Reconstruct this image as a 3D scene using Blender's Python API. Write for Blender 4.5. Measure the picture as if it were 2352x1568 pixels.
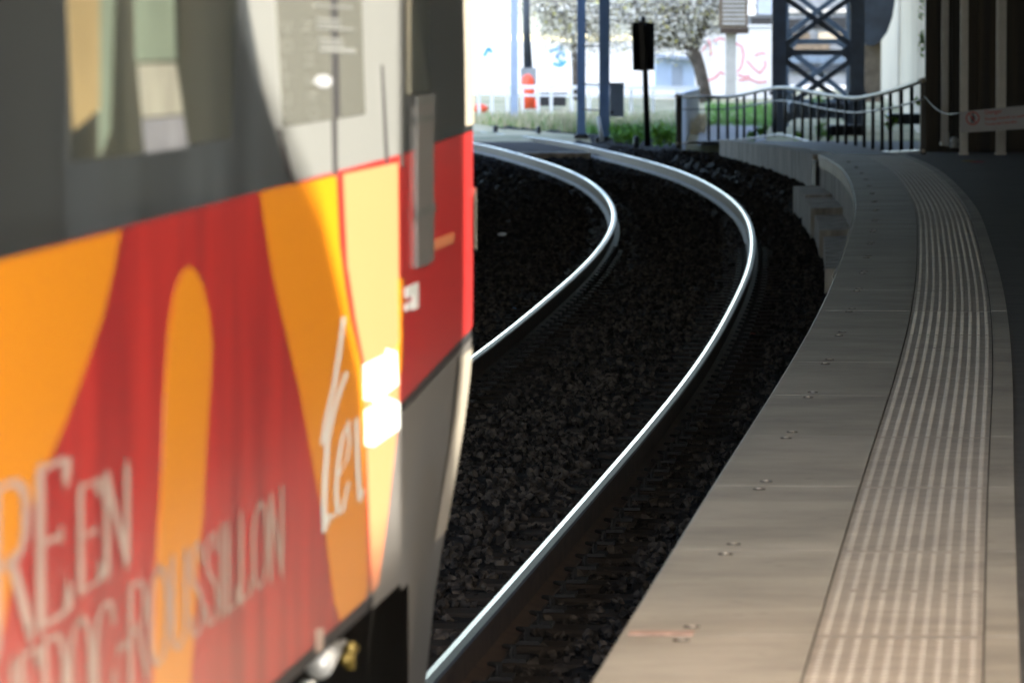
import bpy, bmesh, math, random
import numpy as np
from mathutils import Vector, Matrix
random.seed(7); np.random.seed(7)
for o in list(bpy.data.objects): bpy.data.objects.remove(o)
C = bpy.context.scene.collection
sc = bpy.context.scene

# ------------------------------------------------------------------ camera
CAMZ = 2.2
PITCH = math.atan(734/13066)
cam = bpy.data.cameras.new('camera'); cam.sensor_width = 36; cam.lens = 200
cam.clip_start = .1; cam.clip_end = 2000
cam.dof.use_dof = True; cam.dof.focus_distance = 29; cam.dof.aperture_fstop = 7.8; cam.dof.aperture_blades = 0
co = bpy.data.objects.new('camera', cam); C.objects.link(co)
co.location = (0, 0, CAMZ); co.rotation_euler = (math.pi/2-PITCH, 0, 0)
sc.camera = co
# ------------------------------------------------------------------ light
SUN_EL, SUN_AZ = math.radians(42), math.radians(32)      # sun stands behind the camera, a little to the right
SD = Vector((math.sin(SUN_AZ)*math.cos(SUN_EL), -math.cos(SUN_AZ)*math.cos(SUN_EL), math.sin(SUN_EL)))
w = bpy.data.worlds.new('World'); sc.world = w; w.use_nodes = True
nt = w.node_tree; bg = nt.nodes['Background']
sky = nt.nodes.new('ShaderNodeTexSky'); sky.sky_type = 'NISHITA'; sky.sun_disc = False
sky.sun_elevation = SUN_EL; sky.sun_rotation = math.atan2(SD.x, SD.y); sky.air_density = 1; sky.dust_density = 2
nt.links.new(sky.outputs[0], bg.inputs[0]); bg.inputs[1].default_value = .13
sl = bpy.data.lights.new('sun', 'SUN'); sl.energy = 5.0; sl.angle = math.radians(.53); sl.color = (1, .93, .82)
so = bpy.data.objects.new('sun', sl); C.objects.link(so); so.rotation_euler = SD.to_track_quat('Z', 'Y').to_euler()
sc.view_settings.view_transform = 'Standard'; sc.view_settings.look = 'None'
sc.view_settings.exposure = 3.15; sc.view_settings.gamma = 1
sc.render.engine = 'CYCLES'
sc.cycles.use_denoising = True
sc.cycles.max_bounces = 8; sc.cycles.diffuse_bounces = 5; sc.cycles.glossy_bounces = 4
sc.cycles.sample_clamp_indirect = 6

# ------------------------------------------------------------------ measuring helpers (2352-wide frame of the photograph -> metres)
FP = 13066.
def ray(x, y):
    u = (x-1176)/FP; v = (784-y)/FP
    return Vector((u, math.cos(PITCH)+v*math.sin(PITCH), -math.sin(PITCH)+v*math.cos(PITCH)))
def gz(x, y, z):
    d = ray(x, y); t = (z-CAMZ)/d.z; return Vector((d.x*t, d.y*t, z))
def gy(x, y, Y):
    d = ray(x, y); t = Y/d.y; return Vector((d.x*t, Y, CAMZ+d.z*t))
T0, TS = -1.405, .087                         # side plane of the train: X = T0 + TS*Y
TN = Vector((1, -TS, 0)).normalized(); TD = Vector((TS, 1, 0)).normalized()
def side_px(x, y):
    d = ray(x, y); t = T0/(d.x-TS*d.y); return (d.y*t, CAMZ+d.z*t)     # (Y, z) on the side plane
def SP(Y, z, out=0):
    return Vector((T0+TS*Y, Y, z)) + TN*out

# ------------------------------------------------------------------ materials
def mat(name, col, rough=.6, metal=0, var=0, scale=3, stretch=(1, 1, 1), coat=0, bump=0, col2=None, spec=.5, bscale=None, detail=5, contrast=(.35, .65), coat_rough=.05):
    m = bpy.data.materials.new(name); m.use_nodes = True; n = m.node_tree; p = n.nodes['Principled BSDF']
    p.inputs['Base Color'].default_value = (*col, 1); p.inputs['Roughness'].default_value = rough
    p.inputs['Metallic'].default_value = metal; p.inputs['Coat Weight'].default_value = coat
    p.inputs['Coat Roughness'].default_value = coat_rough
    p.inputs['Specular IOR Level'].default_value = spec
    if var or col2 or bump:
        tc = n.nodes.new('ShaderNodeTexCoord'); mp = n.nodes.new('ShaderNodeMapping'); mp.inputs['Scale'].default_value = stretch
        n.links.new(tc.outputs['Object'], mp.inputs[0])
        nz = n.nodes.new('ShaderNodeTexNoise'); nz.inputs['Scale'].default_value = scale; nz.inputs['Detail'].default_value = detail; nz.inputs['Roughness'].default_value = .62
        n.links.new(mp.outputs[0], nz.inputs['Vector'])
        if var or col2:
            r = n.nodes.new('ShaderNodeValToRGB'); e = r.color_ramp.elements
            e[0].position, e[1].position = contrast
            c2 = col2 if col2 else tuple(min(1, c*(1+var)) for c in col)
            c1 = col if col2 else tuple(c*(1-var) for c in col)
            e[0].color = (*c1, 1); e[1].color = (*c2, 1)
            n.links.new(nz.outputs['Fac'], r.inputs[0]); n.links.new(r.outputs[0], p.inputs['Base Color'])
        if bump:
            nb = nz
            if bscale:
                nb = n.nodes.new('ShaderNodeTexNoise'); nb.inputs['Scale'].default_value = bscale; nb.inputs['Detail'].default_value = 4
                n.links.new(mp.outputs[0], nb.inputs['Vector'])
            b = n.nodes.new('ShaderNodeBump'); b.inputs['Strength'].default_value = bump; b.inputs['Distance'].default_value = .02
            n.links.new(nb.outputs['Fac'], b.inputs['Height']); n.links.new(b.outputs[0], p.inputs['Normal'])
    return m
M = {}
M['slab'] = mat('slab concrete', (.29, .263, .212), .55, var=.08, scale=1.8, stretch=(1.0, 4, 1), bump=.12, bscale=30, detail=8, contrast=(.3, .7))
def dirty(m, sc_=1.1, lo=.62, spots=True):
    # worn patches and small dark spots multiplied over the colour
    n = m.node_tree; p = n.nodes['Principled BSDF']; src = p.inputs['Base Color'].links[0].from_socket
    tc = n.nodes.new('ShaderNodeTexCoord'); a = n.nodes.new('ShaderNodeTexNoise'); a.inputs['Scale'].default_value = sc_; a.inputs['Detail'].default_value = 7; a.inputs['Roughness'].default_value = .65
    n.links.new(tc.outputs['Object'], a.inputs['Vector']); ra = n.nodes.new('ShaderNodeMapRange'); ra.inputs[1].default_value = .35; ra.inputs[2].default_value = .62; ra.inputs[3].default_value = lo; ra.inputs[4].default_value = 1.12
    n.links.new(a.outputs['Fac'], ra.inputs[0]); f = ra.outputs[0]
    if spots:
        v = n.nodes.new('ShaderNodeTexVoronoi'); v.inputs['Scale'].default_value = 5.5; n.links.new(tc.outputs['Object'], v.inputs['Vector'])
        rv = n.nodes.new('ShaderNodeMapRange'); rv.inputs[1].default_value = .07; rv.inputs[2].default_value = .12; rv.inputs[3].default_value = .72; rv.inputs[4].default_value = 1
        n.links.new(v.outputs['Distance'], rv.inputs[0]); mm = n.nodes.new('ShaderNodeMath'); mm.operation = 'MULTIPLY'; n.links.new(f, mm.inputs[0]); n.links.new(rv.outputs[0], mm.inputs[1]); f = mm.outputs[0]
    mx = n.nodes.new('ShaderNodeVectorMath'); mx.operation = 'SCALE'; n.links.new(src, mx.inputs[0]); n.links.new(f, mx.inputs['Scale']); n.links.new(mx.outputs[0], p.inputs['Base Color'])
M['dome'] = mat('worn dome concrete', (.40, .365, .305), .42, var=.12, scale=8)
M['tactile'] = mat('tactile concrete', (.26, .228, .185), .6, var=.2, scale=3, stretch=(1, 4, 1))
for k_ in ('slab', 'dome', 'tactile'): dirty(M[k_], 1.3 if k_ == 'slab' else 2.2, .70 if k_ == 'slab' else .88, k_ == 'slab')
M['asphalt'] = mat('platform asphalt', (.050, .047, .044), .6, var=.35, scale=1.5, stretch=(1, 4, 1), bump=.3, bscale=60)
M['groove'] = mat('joint grime', (.05, .042, .034), .9)
M['faded_red'] = mat('faded red paint', (.33, .22, .17), .6, var=.3, scale=30)
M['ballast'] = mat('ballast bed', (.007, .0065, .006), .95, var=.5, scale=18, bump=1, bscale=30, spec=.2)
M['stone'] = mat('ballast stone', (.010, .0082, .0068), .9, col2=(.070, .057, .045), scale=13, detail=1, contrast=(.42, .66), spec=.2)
M['sleeper'] = mat('sleeper timber', (.024, .019, .015), .9, var=.4, scale=4, stretch=(1, 12, 1), spec=.15)
M['rail_top'] = mat('polished rail head', (.78, .80, .84), .17, 1, var=.10, scale=60, stretch=(8, .1, 1))
M['rail_dull'] = mat('dull rail shoulder', (.16, .18, .22), .38, 1, var=.25, scale=40, stretch=(6, .3, 1))
M['rail_side'] = mat('rusted rail web', (.055, .036, .024), .6, .2, var=.4, scale=6)
M['wallc'] = mat('stained concrete', (.40, .35, .28), .85, var=.5, scale=2.4, stretch=(2.2, 2.2, .35), bump=.4, bscale=8, detail=8)
M['rim'] = mat('pale slab rim', (.38, .34, .28), .6, var=.15, scale=5)
M['dark_metal'] = mat('black painted metal', (.012, .013, .015), .5)
M['cream_rail'] = mat('cream rail paint', (.42, .37, .29), .5, var=.15, scale=8)
M['bluegrey'] = mat('blue grey paint', (.20, .32, .52), .55, var=.1, scale=2)
M['paleblue'] = mat('pale blue paint', (.40, .50, .66), .55, var=.1, scale=2)
M['greybox'] = mat('grey cabinet', (.28, .33, .41), .6, var=.06, scale=3)
M['white'] = mat('white paint', (.75, .76, .76), .5)
M['plaster'] = mat('white plaster wall', (.62, .62, .62), .85, col2=(.78, .78, .77), scale=.8, contrast=(.3, .7))
M['grey_plaster'] = mat('grey plaster', (.20, .215, .23), .85, var=.2, scale=1.5)
M['beige'] = mat('beige plaster', (.50, .41, .29), .85, var=.15, scale=1.2, stretch=(1, 1, .3))
M['stonepier'] = mat('brown stone pier', (.15, .115, .08), .85, var=.3, scale=3)
M['graf_red'] = mat('red spray paint', (.72, .24, .27), .7)
M['graf_pink'] = mat('pink spray paint', (.65, .25, .4), .7)
M['graf_blue'] = mat('blue spray paint', (.05, .28, .60), .7)
M['graf_teal'] = mat('teal spray paint', (.1, .5, .5), .7)
M['truss'] = mat('truss steel', (.022, .030, .042), .5, var=.3, scale=3)
M['truss2'] = mat('bluish steel', (.10, .14, .19), .5, var=.2, scale=3)
M['orange_plastic'] = mat('orange plastic', (.80, .10, .04), .45)
M['grass_ground'] = mat('grassy ground', (.16, .17, .07), .95, col2=(.36, .31, .19), scale=.9, contrast=(.35, .6))
M['path'] = mat('pale path', (.24, .24, .235), .85, var=.12, scale=2)
M['blade_green'] = mat('green grass blades', (.14, .30, .06), .7, var=.4, scale=1.5)
M['blade_dry'] = mat('dry grass blades', (.55, .50, .34), .8, var=.25, scale=1.5)
M['leaf'] = mat('bright weed leaf', (.22, .46, .04), .6, var=.4, scale=4)
M['leaf_yellow'] = mat('yellow leaf', (.50, .46, .07), .6, var=.3, scale=3)
M['leaf_pale'] = mat('pale grey twigs', (.62, .60, .52), .8, var=.3, scale=3)
M['bark'] = mat('bark', (.09, .075, .062), .9, var=.4, scale=5, bump=.5)
M['corr'] = mat('dark brown cladding', (.008, .007, .006), .6, col2=(.05, .035, .02), scale=1.5, stretch=(3, 3, .1), contrast=(.45, .65))
M['panel_dark'] = mat('dark timber panel', (.035, .028, .03), .95, spec=.05, var=.2)
M['post_white'] = mat('off white post', (.50, .48, .44), .5, var=.1, scale=4)
M['post_grey'] = mat('grey green post', (.07, .075, .07), .5, var=.2, scale=4)
M['sign_face'] = mat('sign face', (.30, .30, .32), .5, var=.06, scale=4)
M['sign_red'] = mat('sign red', (.34, .05, .05), .5)
M['sign_black'] = mat('sign figure', (.01, .012, .03), .5)
M['roof'] = mat('shed roof sheet', (.10, .10, .10), .8)
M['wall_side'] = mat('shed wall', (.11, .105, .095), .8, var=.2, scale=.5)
M['cream'] = mat('cream added door', (.62, .50, .24), .5)
M['added_pilaster'] = mat('pale added pilaster', (.55, .55, .50), .6)
# train paints
M['t_grey'] = mat('dark grey train paint', (.038, .042, .043), .32, col2=(.078, .09, .096), scale=.9, stretch=(2, 2, .3), contrast=(.4, .65), coat=.6)
M['t_pillar'] = mat('near black train paint', (.03, .032, .031), .3, coat=.5)
M['t_lite'] = mat('pale grey train paint', (.20, .207, .196), .30, coat=.6, coat_rough=.12)
M['t_red'] = mat('red train paint', (.25, .012, .012), .36, col2=(.42, .022, .016), scale=2.4, stretch=(2.5, 2.5, .45), detail=3, coat=.55, contrast=(.38, .62), coat_rough=.12)
M['t_red2'] = mat('plain red train paint', (.42, .026, .024), .35, coat=.6, coat_rough=.12)
M['t_orange'] = mat('orange train paint', (.62, .215, .003), .36, coat=.55, coat_rough=.12)
M['t_peach'] = mat('peach train paint', (.60, .21, .09), .36, coat=.5, coat_rough=.12)
M['t_white'] = mat('white lettering', (.66, .70, .66), .4, coat=.4)
M['t_faded'] = mat('silver lettering', (.40, .29, .235), .4, coat=.5)
M['t_skirt'] = mat('beige grey skirt', (.105, .10, .092), .42, coat=.3)
M['t_skirt2'] = mat('cream skirt edge', (.34, .31, .25), .4, coat=.3)
M['t_glass'] = mat('tinted train glass', (.035, .038, .028), .06, coat=1, col2=(.16, .155, .11), scale=1.5, stretch=(4, 4, .35), contrast=(.38, .66))  # paler vertical streaks in the colour stand for reflections
M['t_glass2'] = mat('milky door glass', (.14, .142, .122), .14, coat=.5)
M['t_etch'] = mat('etched lettering', (.185, .19, .17), .3, coat=.5)
M['seam'] = mat('rubber seam', (.012, .012, .013), .6)
M['bogie'] = mat('bogie black', (.010, .010, .010), .7)
M['steelbox'] = mat('pale metal fitting', (.5, .5, .47), .35, .3)
M['brass'] = mat('brass fitting', (.22, .16, .04), .4, .5)
M['refl_yellow'] = mat('yellow painted reflection', (.38, .29, .13), .6, var=.2, scale=2, coat=.4)  # tints for the reflections painted on the train windows
M['refl_green'] = mat('green painted reflection', (.22, .28, .20), .6, var=.2, scale=2, coat=.4)
M['refl_pale'] = mat('pale painted reflection', (.36, .36, .28), .6, var=.18, scale=5, coat=.4)
M['refl_and_plate'] = mat('grey reflection and plate', (.25, .26, .27), .6, var=.2, scale=6, coat=.4)  # grey of a painted window reflection, shared by the handle plate
M['litter_y'] = mat('yellow litter', (.25, .17, .02), .6)
M['litter_r'] = mat('red litter', (.25, .015, .02), .6)
M['litter_w'] = mat('white litter', (.6, .62, .66), .5)
M['litter_b'] = mat('blue litter', (.04, .14, .28), .5)
M['litter_o'] = mat('rusty leaf', (.12, .03, .012), .7)

# ------------------------------------------------------------------ mesh helpers
def link(name, me, m=None, parent=None):
    o = bpy.data.objects.new(name, me); C.objects.link(o)
    if m is not None:
        for k in (m if isinstance(m, (list, tuple)) else [m]): me.materials.append(k)
    if parent: o.parent = parent
    return o
def mk(name, vs, fs, m=None, parent=None, smooth=False, idx=None, fixn=True):
    me = bpy.data.meshes.new(name); me.from_pydata([tuple(v) for v in vs], [], fs)
    if idx is not None: me.polygons.foreach_set('material_index', idx)
    if smooth: me.polygons.foreach_set('use_smooth', [True]*len(me.polygons))
    me.update()
    if fixn:
        b = bmesh.new(); b.from_mesh(me); bmesh.ops.recalc_face_normals(b, faces=b.faces); b.to_mesh(me); b.free()
    return link(name, me, m, parent)
class MB:
    def __init__(s): s.v = []; s.f = []; s.i = []
    def add(s, vs, fs, i=0):
        b = len(s.v); s.v += [Vector(v) for v in vs]; s.f += [tuple(b+k for k in f) for f in fs]; s.i += [i]*len(fs)
    def box(s, lo, hi, i=0, M4=None):
        x0, y0, z0 = lo; x1, y1, z1 = hi
        v = [Vector(p) for p in ((x0, y0, z0), (x1, y0, z0), (x1, y1, z0), (x0, y1, z0), (x0, y0, z1), (x1, y0, z1), (x1, y1, z1), (x0, y1, z1))]
        if M4 is not None: v = [M4 @ p for p in v]
        s.add(v, [(0, 3, 2, 1), (4, 5, 6, 7), (0, 1, 5, 4), (1, 2, 6, 5), (2, 3, 7, 6), (3, 0, 4, 7)], i)
    def bar(s, a, b, w, h=None, i=0, up=(0, 0, 1)):
        a = Vector(a); b = Vector(b); h = h or w; d = (b-a); L = d.length; d.normalize(); u = Vector(up)
        if abs(d.dot(u)) > .98: u = Vector((0, 1, 0))
        r = d.cross(u).normalized(); u = r.cross(d).normalized()
        v = [p+r*(w/2*sx)+u*(h/2*sy) for p in (a, b) for sx, sy in ((-1, -1), (1, -1), (1, 1), (-1, 1))]
        s.add(v, [(0, 1, 2, 3), (7, 6, 5, 4), (0, 4, 5, 1), (1, 5, 6, 2), (2, 6, 7, 3), (3, 7, 4, 0)], i)
    def tube(s, pts, rs, n=8, i=0, caps=True):
        pts = [Vector(p) for p in pts]
        if not hasattr(rs, '__len__'): rs = [rs]*len(pts)
        b = len(s.v); ref = None
        for k, p in enumerate(pts):
            d = (pts[min(k+1, len(pts)-1)]-pts[max(k-1, 0)]).normalized()
            if ref is None: ref = Vector((1, 0, 0)) if abs(d.x) < .8 else Vector((0, 1, 0))
            r = (ref-d*ref.dot(d)).normalized(); ref = r; u = d.cross(r)
            for a in range(n):
                t = 2*math.pi*a/n; s.v.append(p+(r*math.cos(t)+u*math.sin(t))*rs[k])
        for k in range(len(pts)-1):
            for a in range(n):
                c = (a+1) % n; s.f.append((b+k*n+a, b+k*n+c, b+(k+1)*n+c, b+(k+1)*n+a)); s.i.append(i)
        if caps:
            s.f.append(tuple(b+a for a in range(n))[::-1]); s.i.append(i)
            s.f.append(tuple(b+(len(pts)-1)*n+a for a in range(n))); s.i.append(i)
    def sphere(s, c, r, n=10, m=6, sc=(1, 1, 1), i=0):
        b = len(s.v); c = Vector(c)
        for k in range(m+1):
            ph = math.pi*k/m
            for a in range(n):
                t = 2*math.pi*a/n; s.v.append(c+Vector((r*sc[0]*math.sin(ph)*math.cos(t), r*sc[1]*math.sin(ph)*math.sin(t), r*sc[2]*math.cos(ph))))
        for k in range(m):
            for a in range(n):
                c2 = (a+1) % n; s.f.append((b+k*n+a, b+(k+1)*n+a, b+(k+1)*n+c2, b+k*n+c2)); s.i.append(i)
    def build(s, name, m=None, parent=None, smooth=False, fixn=True):
        return mk(name, s.v, s.f, m, parent, smooth, s.i, fixn)
def tag(o, label=None, cat=None, group=None, kind=None):
    if label: o['label'] = label
    if cat: o['category'] = cat
    if group: o['group'] = group
    if kind: o['kind'] = kind
    return o
def empty(name, loc, label, cat, group=None):
    o = bpy.data.objects.new(name, None); C.objects.link(o); o.location = loc; o.empty_display_size = .2
    return tag(o, label, cat, group)
def adopt(root, *parts):        # parts modelled in world coordinates are moved into the frame of their Empty
    inv = Matrix.Translation(-Vector(root.location))
    for p in parts:
        if p.type == 'MESH' and not p.get('_ad'):
            p.data.transform(inv); p['_ad'] = 1
        if p.parent is None: p.parent = root
    for p in parts:
        if '_ad' in p: del p['_ad']

# natural cubic spline with straight ends
def spline(xs, ys):
    xs = np.array(xs, float); ys = np.array(ys, float); n = len(xs); h = np.diff(xs)
    A = np.eye(n); r = np.zeros(n)
    for i in range(1, n-1):
        A[i, i-1:i+2] = [h[i-1], 2*(h[i-1]+h[i]), h[i]]; r[i] = 6*((ys[i+1]-ys[i])/h[i]-(ys[i]-ys[i-1])/h[i-1])
    m = np.linalg.solve(A, r)
    def f(x):
        if x < xs[0]: return ys[0]+(x-xs[0])*((ys[1]-ys[0])/h[0]-h[0]*m[1]/6)
        if x > xs[-1]: return ys[-1]+(x-xs[-1])*((ys[-1]-ys[-2])/h[-1]+h[-1]*m[-2]/6)
        i = min(max(int(np.searchsorted(xs, x))-1, 0), n-2); a = (xs[i+1]-x)/h[i]; b = 1-a
        return float(a*ys[i]+b*ys[i+1]+((a**3-a)*m[i]+(b**3-b)*m[i+1])*h[i]**2/6)
    return f
RX = spline([-12, 5, 12, 19.05, 25.46, 31.2, 36.75, 43.9, 50.87, 58.19, 66.78, 75.26, 85.29, 94.1, 100.35, 107, 114.3, 125, 140, 160],
            [-3.02, -1.52, -.91, -.28, .28, .77, 1.21, 1.70, 2.12, 2.46, 2.70, 2.71, 2.43, 1.88, 1.38, .66, -.72, -3.0, -7, -14])
EX = spline([-12, 5, 13.92, 19.53, 26.09, 34.6, 42.81, 49.29, 55.49, 61.28, 65.04, 68.2, 75, 82, 90, 100],
            [-2.07, -.59, .19, .67, 1.24, 1.93, 2.53, 2.97, 3.31, 3.575, 3.69, 3.73, 3.75, 3.62, 3.3, 2.75])
def frame(f, Y):
    s = (f(Y+.05)-f(Y-.05))/.1; n = Vector((1, -s, 0)).normalized()
    return Vector((f(Y), Y, 0)), n
def sstep(a, b, x):
    t = min(1, max(0, (x-a)/(b-a))); return t*t*(3-2*t)
def cant(Y): return -.055*sstep(45, 70, Y)
PZ = .58
def sweep(name, f, Ys, prof, m=None, closed=True, idx=None, parent=None, zfun=None, smooth=False, caps=True):
    vs = []; fs = []; ii = []; n = len(prof)
    for Y in Ys:
        p, nn = frame(f, Y)
        for (a, z) in prof: vs.append(p+nn*a+Vector((0, 0, z+(zfun(Y) if zfun else 0))))
    for k in range(len(Ys)-1):
        for a in range(n if closed else n-1):
            b = (a+1) % n; fs.append((k*n+a, k*n+b, (k+1)*n+b, (k+1)*n+a)); ii.append(idx[a] if idx else 0)
    if closed and caps:
        fs.append(tuple(range(n))); fs.append(tuple((len(Ys)-1)*n+a for a in range(n))[::-1]); ii += [idx[0] if idx else 0]*2
    return mk(name, vs, fs, m, parent, smooth, ii)
def yrange(a, b, st): return [float(v) for v in np.linspace(a, b, max(2, int(round((b-a)/st))+1))]

# ================================================================== SETTING
# terrain, one sheet to the horizon
def terr(x, y):
    z = -.60+.60*sstep(103, 110, y)+.18*sstep(118, 132, y)
    return z
xs = sorted(set([-400, -150, -60, -30]+list(np.arange(-20, 30.1, 1.0))+[45, 80, 160, 400]))
ys = sorted(set([-300, -60, -20, 0, 30, 60, 90]+list(np.arange(98, 150.1, 1.0))+[170, 200, 260, 400, 900]))
vs = [(x, y, terr(x, y)+(random.uniform(-.02, .02) if 106 < y < 151 else 0)) for y in ys for x in xs]
nx = len(xs)
fs = [(j*nx+i, j*nx+i+1, (j+1)*nx+i+1, (j+1)*nx+i) for j in range(len(ys)-1) for i in range(nx-1)]
tag(mk('ground', vs, fs, M['grass_ground'], fixn=False), kind='structure')
# ballast bed, follows the track
def ballast_h(d, Y=0):      # d = lateral distance from track centre
    a = abs(d); h = -.215-.10*sstep(1.35, 2.1, a)+.045*(1-sstep(.30, .52, a))+.04*sstep(1.0, 1.15, a)*(1-sstep(1.3, 1.5, a))
    if d > 1.3: h += .31*sstep(60, 72, Y)*sstep(1.35, 1.75, d)*(1-sstep(92, 100, Y)*.6)
    return h
Ys = yrange(-25, 124, .5)
lat = [-9, -6.5, -5, -3.5]+list(np.arange(-2.6, 2.61, .2))+[3.2]
vs = []; n = len(lat)
for Y in Ys:
    p, nn = frame(RX, Y); p = p-nn*.753
    for d in lat:
        dd = min(d, EX(min(Y, 100))-p.x+.3)
        q = p+nn*dd; q.z = ballast_h(dd, Y)+random.uniform(-.012, .012)*(1 if abs(d) < 1.6 else 2.5)+cant(Y)*(.5-max(-1.3, min(1.3, dd))/1.5)+.20*sstep(100, 110, Y)*(1 if abs(d) > 2 else .3)
        vs.append(q)
fs = [(j*n+i, j*n+i+1, (j+1)*n+i+1, (j+1)*n+i) for j in range(len(Ys)-1) for i in range(n-1)]
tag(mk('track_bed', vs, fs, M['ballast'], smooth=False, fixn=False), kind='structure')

# loose ballast stones
def stones(name, cnt, yr, latr, szr, power=1.0):
    base = []
    for k in range(7):
        b = bmesh.new(); bmesh.ops.create_icosphere(b, subdivisions=1, radius=1) if False else bmesh.ops.create_cube(b, size=1.3)
        for v in b.verts: v.co = Vector((v.co.x*random.uniform(.6, 1.25), v.co.y*random.uniform(.6, 1.25), v.co.z*random.uniform(.45, 1.1)))+Vector([random.uniform(-.2, .2) for _ in range(3)])
        e = random.sample(list(b.edges), 4); bmesh.ops.bevel(b, geom=e, offset=.28, segments=1, affect='EDGES')
        bmesh.ops.triangulate(b, faces=b.faces)
        b.verts.ensure_lookup_table(); base.append((np.array([v.co[:] for v in b.verts]), [tuple(v.index for v in f.verts) for f in b.faces])); b.free()
    V = []; F = []; off = 0
    for _ in range(cnt):
        t = random.random()**power; Y = yr[0]+(yr[1]-yr[0])*t
        p, nn = frame(RX, Y); d = random.uniform(*latr); q = p+nn*(d-.753)
        if Y < 70 and q.x > EX(Y)-.02: continue
        s = random.uniform(*szr)*(1+.6*sstep(50, 80, Y)); bv, bf = base[random.randrange(7)]
        R = np.array(Matrix.Rotation(random.uniform(0, 6.28), 3, Vector((random.uniform(-1, 1), random.uniform(-1, 1), random.uniform(-1, 1))).normalized()))
        z = ballast_h(d, Y)+cant(Y)*(.5-max(-1.3, min(1.3, d))/1.5)+random.uniform(0, .025)
        ph = ((Y-17.6) % .6); on = min(ph, .6-ph) < .125 and abs(d) < 1.25
        if on and abs(d) > .42 and random.random() < .6: continue
        if on and abs(d) > .42 and random.random() < .3: continue
        V.append(bv@R.T*s+np.array([q.x, q.y, z])); F += [tuple(i+off for i in f) for f in bf]; off += len(bv)
    V = np.concatenate(V)
    me = bpy.data.meshes.new(name); me.from_pydata(V.tolist(), [], F); me.update()
    return link(name, me, M['stone'])
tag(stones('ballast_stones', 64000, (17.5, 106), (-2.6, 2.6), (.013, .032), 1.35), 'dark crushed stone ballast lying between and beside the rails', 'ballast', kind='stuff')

# rails
def railprof(s=1):
    return [(-.032, -.014), (-.028, -.004), (-.021, 0), (-.001, -.0003), (.027, -.004), (.032, -.014), (.032, -.036), (.009, -.050), (.009, -.140), (.068, -.158), (.068, -.170),
            (-.068, -.170), (-.068, -.158), (-.009, -.140), (-.009, -.050), (-.034, -.036)]
idx = [1, 2, 0, 2, 2, 1, 1, 1, 1, 1, 1, 1, 1, 1, 1, 1]
RY = yrange(-25, 150, .6)
tag(sweep('rail', RX, RY, railprof(), [M['rail_top'], M['rail_side'], M['rail_dull']], idx=idx), 'shiny curved steel rail nearer the platform edge, running the full height of the view', 'rail', 'rails of the curving track')
tag(sweep('rail', RX, RY, [(a-1.505, z) for a, z in railprof()], [M['rail_top'], M['rail_side'], M['rail_dull']], idx=idx, zfun=cant), 'shiny curved steel rail farther from the platform, vanishing behind the train front', 'rail', 'rails of the curving track')

# sleepers
sl0 = None; Y = 17.6; k = 0
SLM = None
def sleeper_mesh():
    b = MB(); b.box((-1.28, -.12, -.14), (1.22, .12, 0))
    me = b.build('sleeper', M['sleeper'])
    bm = bmesh.new(); bm.from_mesh(me.data); bmesh.ops.bevel(bm, geom=bm.edges[:], offset=.015, segments=1, affect='EDGES'); bm.to_mesh(me.data); bm.free()
    return me
def clip_mesh():
    b = MB(); b.box((-.15, -.08, 0), (.15, .08, .014)); 
    for sx in (-1, 1):
        b.tube([(sx*.095, -.05, .01), (sx*.095, -.05, .05), (sx*.06, 0, .055), (sx*.095, .05, .05), (sx*.095, .05, .01)], .009, 5)
    return b.build('rail_fastening', M['bogie'])
proto = sleeper_mesh(); clip = clip_mesh()
pm, cm = proto.data, clip.data
bpy.data.objects.remove(proto); bpy.data.objects.remove(clip)
i = 0
while Y < 118:
    p, nn = frame(RX, Y)
    o = bpy.data.objects.new('sleeper', pm); C.objects.link(o)
    o.location = (p-nn*.7525)+Vector((0, 0, -.186+cant(Y)*.5)); o.rotation_euler = (0, math.atan2(cant(Y), 1.5), math.atan2(nn.y, nn.x)+random.uniform(-.006, .006))
    tag(o, 'dark timber sleeper crossing beneath the curved rails, half buried in ballast', 'sleeper', 'sleepers of the curving track')
    if Y < 60:
        for sx in (-.7525, .7525):
            c = bpy.data.objects.new('rail_fastening', cm); C.objects.link(c); c.parent = o; c.location = (sx, 0, .002)
    Y += .6; i += 1
# cable trough lids crossing between the rails
for k, yy in enumerate((712, 722)):
    pass

# platform
PY = yrange(-14, 69.4, .4)
Yj = [14.99+2.41*k for k in range(-12, 22)]
# asphalt deck
vs = []; fs = []
for Y in PY:
    p, nn = frame(EX, Y); a = p+nn*1.055; vs += [(a.x, a.y, PZ), (9.3, a.y, PZ)]
fs = [(2*k, 2*k+1, 2*k+3, 2*k+2) for k in range(len(PY)-1)]
base = len(vs)
tag(mk('pavement', vs, fs, M['asphalt'], fixn=False), kind='structure')
# body of the platform below the deck with wall and footing ledge
sweepb = sweep('platform_base', EX, PY, [(.012, PZ-.02), (.012, -.7), (6, -.7), (6, PZ-.02)], [M['wallc']], closed=True)
tag(sweepb, kind='structure')
for k_, (ya, yc, zt, ot) in enumerate(((66.0, 69.6, .20, .30), (62.2, 65.9, .17, .34), (57.6, 62.1, .10, .30), (50, 57.5, .04, .26))):
    o = sweep('footing_block', EX, yrange(ya, yc, .5), [(.01, zt), (-ot, zt-.01), (-ot-.01, -.6), (.01, -.6)], [M['wallc']])
    tag(o, ['pale footing block under the platform edge, nearest the retaining wall', 'second footing block under the platform edge, counted from the retaining wall', 'third footing block from the retaining wall, half hidden by the platform edge', 'lowest footing block, mostly hidden below the overhanging platform edge'][k_], 'footing block', 'footing blocks under the platform edge')
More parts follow.
